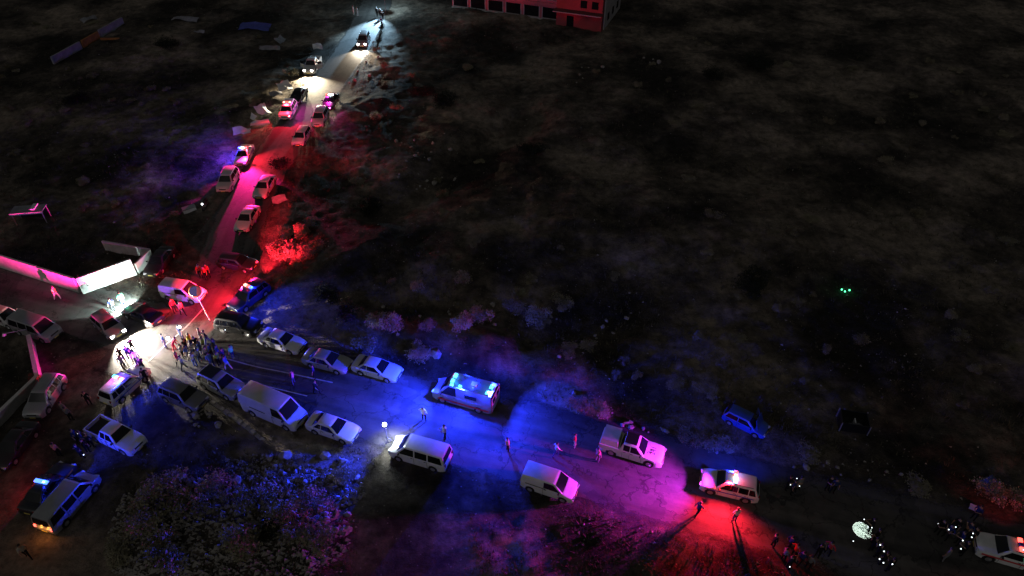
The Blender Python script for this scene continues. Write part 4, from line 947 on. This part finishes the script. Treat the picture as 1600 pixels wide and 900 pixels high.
# open shelter in the left field
p = P(50, 338, .6); e = empty('shelter', p, R(8)); tag(e, 'small flat-roofed metal shelter in the left field', 'shelter')
link('roof', MB().box((0, 0, 1.62), (3.6, 1.6, .07)).mesh('roof', M['sheet']), e)
link('roof_hatch', MB().box((.6, .25, 1.74), (.5, 1.2, .14)).mesh('roof_hatch', M['sheet_white']), e)
link('fascia', MB().box((0, -.82, 1.55), (3.6, .05, .22)).mesh('fascia', M['plaster']), e)
for x in (-1.65, 1.65):
    for y in (-.7, .7): link('post', MB().tube((x, y, 0), (x, y, 1.6), .05, n=6).mesh('post', M['steel']), e)
link('back_panel', MB().box((0, .74, .8), (3.4, .05, 1.5)).mesh('back_panel', M['trim']), e)
# dark skip in the right field
p = P(1333, 660, .5); e = empty('skip_container', p, R(-12)); tag(e, 'dark open steel skip with pale corner posts in the right field', 'skip')
for y in (-.75, .75): link('side', MB().box((0, y, .6), (2.2, .06, 1.0)).mesh('side', PAINT['black']), e)
for x in (-1.08, 1.08): link('end', MB().box((x, 0, .6), (.06, 1.44, 1.0)).mesh('end', PAINT['black']), e)
link('floor', MB().box((0, 0, .14), (2.1, 1.44, .06)).mesh('floor', PAINT['black']), e)
for x in (-1.14, 1.14):
    for y in (-.82, .82): link('post', MB().box((x, y, .6), (.08, .08, 1.1)).mesh('post', M['sheet']), e)
link('inner_rib', MB().box((.1, .0, .5), (.08, .5, .6)).mesh('inner_rib', M['sheet_white']), e)

# ------------------------------------------------------------------ bushes
def bush_mesh(seed, n, leaf, m, lobes=7):
    rnd = random.Random(seed); mb = MB(); L = []
    for _ in range(lobes):
        t = rnd.uniform(0, 6.28); r = rnd.uniform(.1, .75); L.append((r * math.cos(t), r * math.sin(t), rnd.uniform(.25, .8), rnd.uniform(.28, .55)))
    for _ in range(n):
        cx, cy, cz, cr = rnd.choice(L)
        d = Vector((rnd.gauss(0, 1), rnd.gauss(0, 1), rnd.gauss(.15, .9))).normalized(); rr = cr * rnd.uniform(.45, 1.12)
        p = Vector((cx, cy, cz)) + Vector((d.x * rr, d.y * rr, d.z * rr * .8))
        if p.z < .02: p.z = rnd.uniform(.02, .12)
        u = Vector((rnd.gauss(0, 1), rnd.gauss(0, 1), rnd.gauss(.4, .8))).normalized(); w = u.orthogonal().normalized(); s = leaf * rnd.uniform(.5, 1.4)
        q = (w * math.cos(1.3) + u.cross(w) * math.sin(1.3)) * s * .42
        mb.add([p - q, p + u * s * .5 - q * .2, p + u * s + q * .3, p + u * s * .45 + q], [(0, 1, 2, 3)])
    return mb.mesh('foliage', m)
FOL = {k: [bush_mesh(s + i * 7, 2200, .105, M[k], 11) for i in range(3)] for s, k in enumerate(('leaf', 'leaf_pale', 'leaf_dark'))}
STEM = [MB().tube((0, 0, -.2), (.1, .05, .5), .05, .02, 5).tube((0, 0, .1), (-.25, .1, .6), .035, .012, 5).tube((0, 0, .1), (.15, -.25, .65), .035, .012, 5).mesh('stem', M['wood'])]
def bush(px, w, h, kind, label, group=None):
    p = P(*px); e = empty('bush', p, random.uniform(0, 6.28)); e.scale = (w / 2, w / 2, h); tag(e, label, 'bush', group)
    link('foliage', random.choice(FOL[kind]), e); link('stem', STEM[0], e)
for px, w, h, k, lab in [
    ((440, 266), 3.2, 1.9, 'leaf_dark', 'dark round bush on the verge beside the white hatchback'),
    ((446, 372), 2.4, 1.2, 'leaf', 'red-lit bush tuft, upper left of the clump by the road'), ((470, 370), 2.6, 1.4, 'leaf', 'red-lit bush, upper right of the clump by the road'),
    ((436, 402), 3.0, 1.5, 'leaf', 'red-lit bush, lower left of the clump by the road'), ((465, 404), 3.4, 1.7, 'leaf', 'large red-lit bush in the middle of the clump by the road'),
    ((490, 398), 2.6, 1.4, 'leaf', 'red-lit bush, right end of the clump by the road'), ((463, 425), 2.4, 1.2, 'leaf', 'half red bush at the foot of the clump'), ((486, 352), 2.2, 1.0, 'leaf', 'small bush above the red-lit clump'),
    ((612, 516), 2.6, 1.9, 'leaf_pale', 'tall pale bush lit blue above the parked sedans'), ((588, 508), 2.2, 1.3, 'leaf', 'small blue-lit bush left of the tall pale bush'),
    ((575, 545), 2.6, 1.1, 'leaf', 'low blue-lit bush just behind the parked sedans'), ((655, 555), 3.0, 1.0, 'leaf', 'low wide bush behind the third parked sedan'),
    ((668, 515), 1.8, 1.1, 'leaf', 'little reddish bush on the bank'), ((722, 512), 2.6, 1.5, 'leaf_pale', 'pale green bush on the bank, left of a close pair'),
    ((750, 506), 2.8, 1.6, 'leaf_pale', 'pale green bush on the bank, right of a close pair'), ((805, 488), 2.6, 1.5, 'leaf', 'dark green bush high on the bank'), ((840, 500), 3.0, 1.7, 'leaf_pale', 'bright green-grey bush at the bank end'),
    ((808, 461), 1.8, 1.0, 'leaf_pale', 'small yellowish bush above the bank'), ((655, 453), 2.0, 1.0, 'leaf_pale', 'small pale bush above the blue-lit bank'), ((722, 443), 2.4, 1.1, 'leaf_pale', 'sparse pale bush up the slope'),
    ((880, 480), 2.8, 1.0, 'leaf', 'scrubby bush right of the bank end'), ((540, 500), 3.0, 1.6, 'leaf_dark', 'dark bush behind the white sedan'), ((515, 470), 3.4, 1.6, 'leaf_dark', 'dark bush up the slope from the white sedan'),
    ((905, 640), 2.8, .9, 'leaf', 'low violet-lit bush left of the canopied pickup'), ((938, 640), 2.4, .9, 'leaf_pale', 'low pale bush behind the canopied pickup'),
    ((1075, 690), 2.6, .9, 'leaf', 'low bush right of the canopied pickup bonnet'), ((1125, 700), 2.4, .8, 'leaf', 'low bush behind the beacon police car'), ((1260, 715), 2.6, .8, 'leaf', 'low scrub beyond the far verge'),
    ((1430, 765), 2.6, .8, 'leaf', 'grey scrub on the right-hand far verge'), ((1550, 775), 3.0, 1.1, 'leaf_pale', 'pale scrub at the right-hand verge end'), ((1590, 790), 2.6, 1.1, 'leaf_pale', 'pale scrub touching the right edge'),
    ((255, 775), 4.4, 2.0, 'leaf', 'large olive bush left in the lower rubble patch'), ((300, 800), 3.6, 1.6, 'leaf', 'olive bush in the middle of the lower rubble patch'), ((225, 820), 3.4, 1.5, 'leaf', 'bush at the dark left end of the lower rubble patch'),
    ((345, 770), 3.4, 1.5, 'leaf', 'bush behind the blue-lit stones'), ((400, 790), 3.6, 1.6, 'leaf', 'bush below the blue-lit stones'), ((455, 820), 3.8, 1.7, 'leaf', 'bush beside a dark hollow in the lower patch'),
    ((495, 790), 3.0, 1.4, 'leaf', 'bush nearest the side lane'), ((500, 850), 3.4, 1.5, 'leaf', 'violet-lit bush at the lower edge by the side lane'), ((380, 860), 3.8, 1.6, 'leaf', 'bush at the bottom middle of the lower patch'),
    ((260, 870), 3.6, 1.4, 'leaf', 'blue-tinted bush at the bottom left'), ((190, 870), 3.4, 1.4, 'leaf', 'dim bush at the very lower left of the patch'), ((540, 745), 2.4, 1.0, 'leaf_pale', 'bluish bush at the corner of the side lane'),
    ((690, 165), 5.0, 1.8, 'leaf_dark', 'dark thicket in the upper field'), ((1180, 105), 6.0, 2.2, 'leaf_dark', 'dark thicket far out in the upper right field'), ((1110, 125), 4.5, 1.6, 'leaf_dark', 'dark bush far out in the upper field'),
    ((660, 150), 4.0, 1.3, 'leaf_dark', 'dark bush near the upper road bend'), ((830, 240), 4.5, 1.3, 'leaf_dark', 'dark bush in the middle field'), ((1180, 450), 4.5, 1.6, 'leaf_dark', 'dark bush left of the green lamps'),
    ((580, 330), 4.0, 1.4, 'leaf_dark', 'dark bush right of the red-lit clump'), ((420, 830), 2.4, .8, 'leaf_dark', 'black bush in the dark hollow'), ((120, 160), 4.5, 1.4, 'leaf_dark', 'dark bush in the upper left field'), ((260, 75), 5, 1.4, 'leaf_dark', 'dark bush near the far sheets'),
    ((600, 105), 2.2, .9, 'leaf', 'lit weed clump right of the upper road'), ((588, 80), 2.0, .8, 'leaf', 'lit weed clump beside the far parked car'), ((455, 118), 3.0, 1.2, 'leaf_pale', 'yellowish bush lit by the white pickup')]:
    bush(px, w, h, k, lab)

for i in range(90):
    for _ in range(30):
        u, v = random.uniform(560, 1600), random.uniform(60, 640); p = flat(u, v)
        if dist_to_roads(p.x, p.y) > 2.5: break
    h_ = random.uniform(.35, .9); bush((u, v), random.uniform(1.0, 2.6), h_, 'leaf', 'low dim scrub scattered over the dark field right of the upper road', 'field scrub')
for i in range(40):
    for _ in range(30):
        u, v = random.uniform(0, 430), random.uniform(20, 390); p = flat(u, v)
        if dist_to_roads(p.x, p.y) > 2.5 and not (v > 330 and u < 260): break
    bush((u, v), random.uniform(.9, 2.2), random.uniform(.3, .7), 'leaf', 'low dim scrub scattered over the field left of the upper road', 'left field scrub')
# ------------------------------------------------------------------ stones
def rock_mesh(seed):
    rnd = random.Random(seed); bm = bmesh.new(); bmesh.ops.create_icosphere(bm, subdivisions=1, radius=.5)
    off = Vector((rnd.random() * 50, rnd.random() * 50, 0)); sc = Vector((rnd.uniform(.8, 1.3), rnd.uniform(.7, 1.1), rnd.uniform(.5, .85)))
    for v in bm.verts:
        n = mnoise.noise(v.co * 3.1 + off) * .55; v.co = Vector((v.co.x * sc.x, v.co.y * sc.y, v.co.z * sc.z)) * (1 + n)
    me = bpy.data.meshes.new('stone'); bm.to_mesh(me); bm.free(); me.materials.append(M['stone']); me.update(); return me
ROCK = [rock_mesh(s) for s in range(6)]
def stone_at(px, size, label, group):
    p = P(*px); o = link('stone', random.choice(ROCK), None, (p.x, p.y, p.z + size * .18)); o.scale = (size,) * 3
    o.rotation_euler = (random.uniform(-.3, .3), random.uniform(-.3, .3), random.uniform(0, 6.28)); return tag(o, label, 'stone', group)
def heap(n, poly, lo, hi, label, group):
    xs = [q[0] for q in poly]; ys = [q[1] for q in poly]; k = 0
    while k < n:
        u, v = random.uniform(min(xs), max(xs)), random.uniform(min(ys), max(ys)); c = False
        for (a, b), (c1, d1) in zip(poly, poly[1:] + poly[:1]):
            if (b > v) != (d1 > v) and u < (c1 - a) * (v - b) / (d1 - b) + a: c = not c
        if c: stone_at((u, v), lo + (hi - lo) * random.random() ** 2.2, label, group); k += 1
heap(100, [(365, 722), (420, 712), (480, 735), (560, 745), (562, 775), (520, 785), (450, 765), (375, 745)], .15, .6, 'blue-lit stone in the rubble heap below the near row of cars', 'blue-lit rubble')
for px, s in [((446, 714), 1.0), ((508, 714), .8), ((535, 722), .8), ((371, 752), .7)]:
    stone_at(px, s, 'large pale boulder in the blue-lit rubble', 'large blue-lit boulders')
for px, s in [((287, 747), .9), ((276, 748), .7), ((262, 745), .6)]: stone_at(px, s, 'blue-lit block at the edge of the dark bush patch', 'blue-lit blocks')
heap(20, [(500, 800), (560, 790), (560, 830), (510, 840)], .2, .7, 'violet-lit stone beside the side lane', 'violet-lit stones')
heap(20, [(285, 640), (330, 640), (345, 668), (300, 668)], .25, .8, 'warm-lit stone behind the kerb', 'stones behind the kerb')
heap(20, [(590, 480), (860, 470), (880, 530), (600, 530)], .2, .8, 'stone among the bushes on the bank', 'stones on the bank')
heap(24, [(610, 220), (700, 205), (720, 290), (620, 300)], .25, .9, 'stone scattered on the slope right of the upper road', 'slope stones')
heap(16, [(870, 560), (990, 450), (1010, 470), (900, 590)], .2, .7, 'stone along the gully right of the bank', 'gully stones')
heap(14, [(570, 60), (610, 60), (580, 130), (545, 130)], .2, .7, 'stone on the right verge of the far road', 'far verge stones')
heap(20, [(880, 610), (1060, 670), (1050, 690), (870, 640)], .2, .6, 'stone along the far verge of the lower road', 'far verge rubble')
heap(16, [(1100, 690), (1600, 770), (1600, 790), (1090, 710)], .2, .6, 'dim stone along the right-hand far verge', 'right verge stones')
heap(10, [(900, 90), (1040, 90), (1010, 130), (900, 130)], .3, .8, 'far dim stone in the reddish field', 'far field stones')
p_ = P(682, 556); stone_at((682, 556), 1.1, 'round pale boulder behind the ambulance nose', None)

# ------------------------------------------------------------------ ground litter and weeds nobody could count
def scatter(n, fn):
    rs = np.random.RandomState(11); out = []
    while len(out) < n:
        u, v = rs.uniform(-60, 1660, 4000), rs.uniform(-10, 930, 4000)
        for a, b in zip(u, v):
            p = flat(a, b); out.append((p.x, p.y))
    a = np.array(out[:n]); d = dist_to_roads(a[:, 0], a[:, 1]); keep = fn(a, d, rs.rand(len(a)))
    a = a[keep]; return a, height(a[:, 0], a[:, 1])
def litter(name, m, n, seed, lo, hi):
    pos, z = scatter(n, lambda a, d, r: (d > .15) & (r < .25 + .75 * (vnoise(a[:, 0] * .2, a[:, 1] * .2) > .02)))
    rs = np.random.RandomState(seed); N = len(pos)
    base = np.array([(1, 0, 0), (-.5, .8, 0), (-.6, -.7, 0), (.1, .05, .7), (.0, 0, -.4)]); f = np.array([(0, 1, 3), (1, 2, 3), (2, 0, 3), (1, 0, 4), (2, 1, 4), (0, 2, 4)])
    s = lo + (hi - lo) * rs.rand(N) ** 3; t = rs.rand(N) * 6.28
    v = base[None] * s[:, None, None] * rs.uniform(.6, 1.3, (N, 5, 1))
    x = v[..., 0] * np.cos(t)[:, None] - v[..., 1] * np.sin(t)[:, None]; y = v[..., 0] * np.sin(t)[:, None] + v[..., 1] * np.cos(t)[:, None]
    co = np.stack([x + pos[:, :1], y + pos[:, 1:2], v[..., 2] + z[:, None]], -1).reshape(-1, 3)
    me = bpy.data.meshes.new(name); me.from_pydata(co.tolist(), [], (f[None] + 5 * np.arange(N)[:, None, None]).reshape(-1, 3).tolist()); me.materials.append(m); me.update()
    o = link(name, me); o['kind'] = 'stuff'; return o
tag(litter('gravel', M['stone'], 6000, 4, .04, .17), 'loose gravel and small stones strewn over the fields', 'gravel')
def weeds(name, m, n, seed):
    pos, z = scatter(n, lambda a, d, r: (d > .1) & (r < .15 + .85 * (vnoise(a[:, 0] * .16 + 3, a[:, 1] * .16) > -.06)))
    rs = np.random.RandomState(seed); N = len(pos); K = 5
    t = rs.rand(N, K) * 6.28; h = rs.uniform(.12, .45, (N, K)) * rs.uniform(.5, 1.3, (N, 1)); sp = rs.uniform(.05, .35, (N, K)); w = rs.uniform(.015, .05, (N, K))
    ox, oy = pos[:, :1] + rs.normal(0, .12, (N, K)), pos[:, 1:2] + rs.normal(0, .12, (N, K))
    c, s = np.cos(t), np.sin(t)
    v = np.stack([np.stack([ox - s * w, oy + c * w, np.repeat(z[:, None], K, 1) - .03], -1), np.stack([ox + s * w, oy - c * w, np.repeat(z[:, None], K, 1) - .03], -1), np.stack([ox + c * sp, oy + s * sp, z[:, None] + h], -1)], 2).reshape(-1, 3)
    me = bpy.data.meshes.new(name); me.from_pydata(v.tolist(), [], np.arange(len(v)).reshape(-1, 3).tolist()); me.materials.append(m); me.update()
    o = link(name, me); o['kind'] = 'stuff'; return o
tag(weeds('dry_weeds', M['straw'], 26000, 5), 'dry weeds and grass covering the fields beside the roads', 'weeds')

def rubble(name, poly, n, m, lo, hi, lab='fine broken rubble spread between the larger stones'):
    rs = random.Random(21); mb = MB(); xs = [q[0] for q in poly]; ys = [q[1] for q in poly]; k = 0
    while k < n:
        u, v = rs.uniform(min(xs), max(xs)), rs.uniform(min(ys), max(ys)); c = False
        for (a, b), (c1, d1) in zip(poly, poly[1:] + poly[:1]):
            if (b > v) != (d1 > v) and u < (c1 - a) * (v - b) / (d1 - b) + a: c = not c
        if not c: continue
        p = P(u, v); s = lo + (hi - lo) * rs.random() ** 2; r = lambda: rs.uniform(.6, 1.2) * s
        mb.add([(p.x + r(), p.y, p.z), (p.x - r() * .6, p.y + r() * .8, p.z), (p.x - r() * .6, p.y - r() * .8, p.z), (p.x + rs.uniform(-.3, .3) * s, p.y + rs.uniform(-.3, .3) * s, p.z + r() * .9)], [(0, 1, 3), (1, 2, 3), (2, 0, 3), (0, 2, 1)]); k += 1
    o = link(name, mb.mesh(name, m)); o['kind'] = 'stuff'; return tag(o, lab, 'rubble')
rubble('rubble', [(195, 770), (260, 745), (360, 752), (450, 780), (540, 800), (545, 860), (480, 905), (180, 905), (170, 830)], 2600, M['stone'], .06, .38, 'broken stone and dry clods covering the mound at lower left')
rubble('rubble', [(350, 716), (420, 706), (480, 728), (568, 740), (570, 780), (520, 800), (450, 780), (360, 752)], 1200, M['stone'], .05, .26)
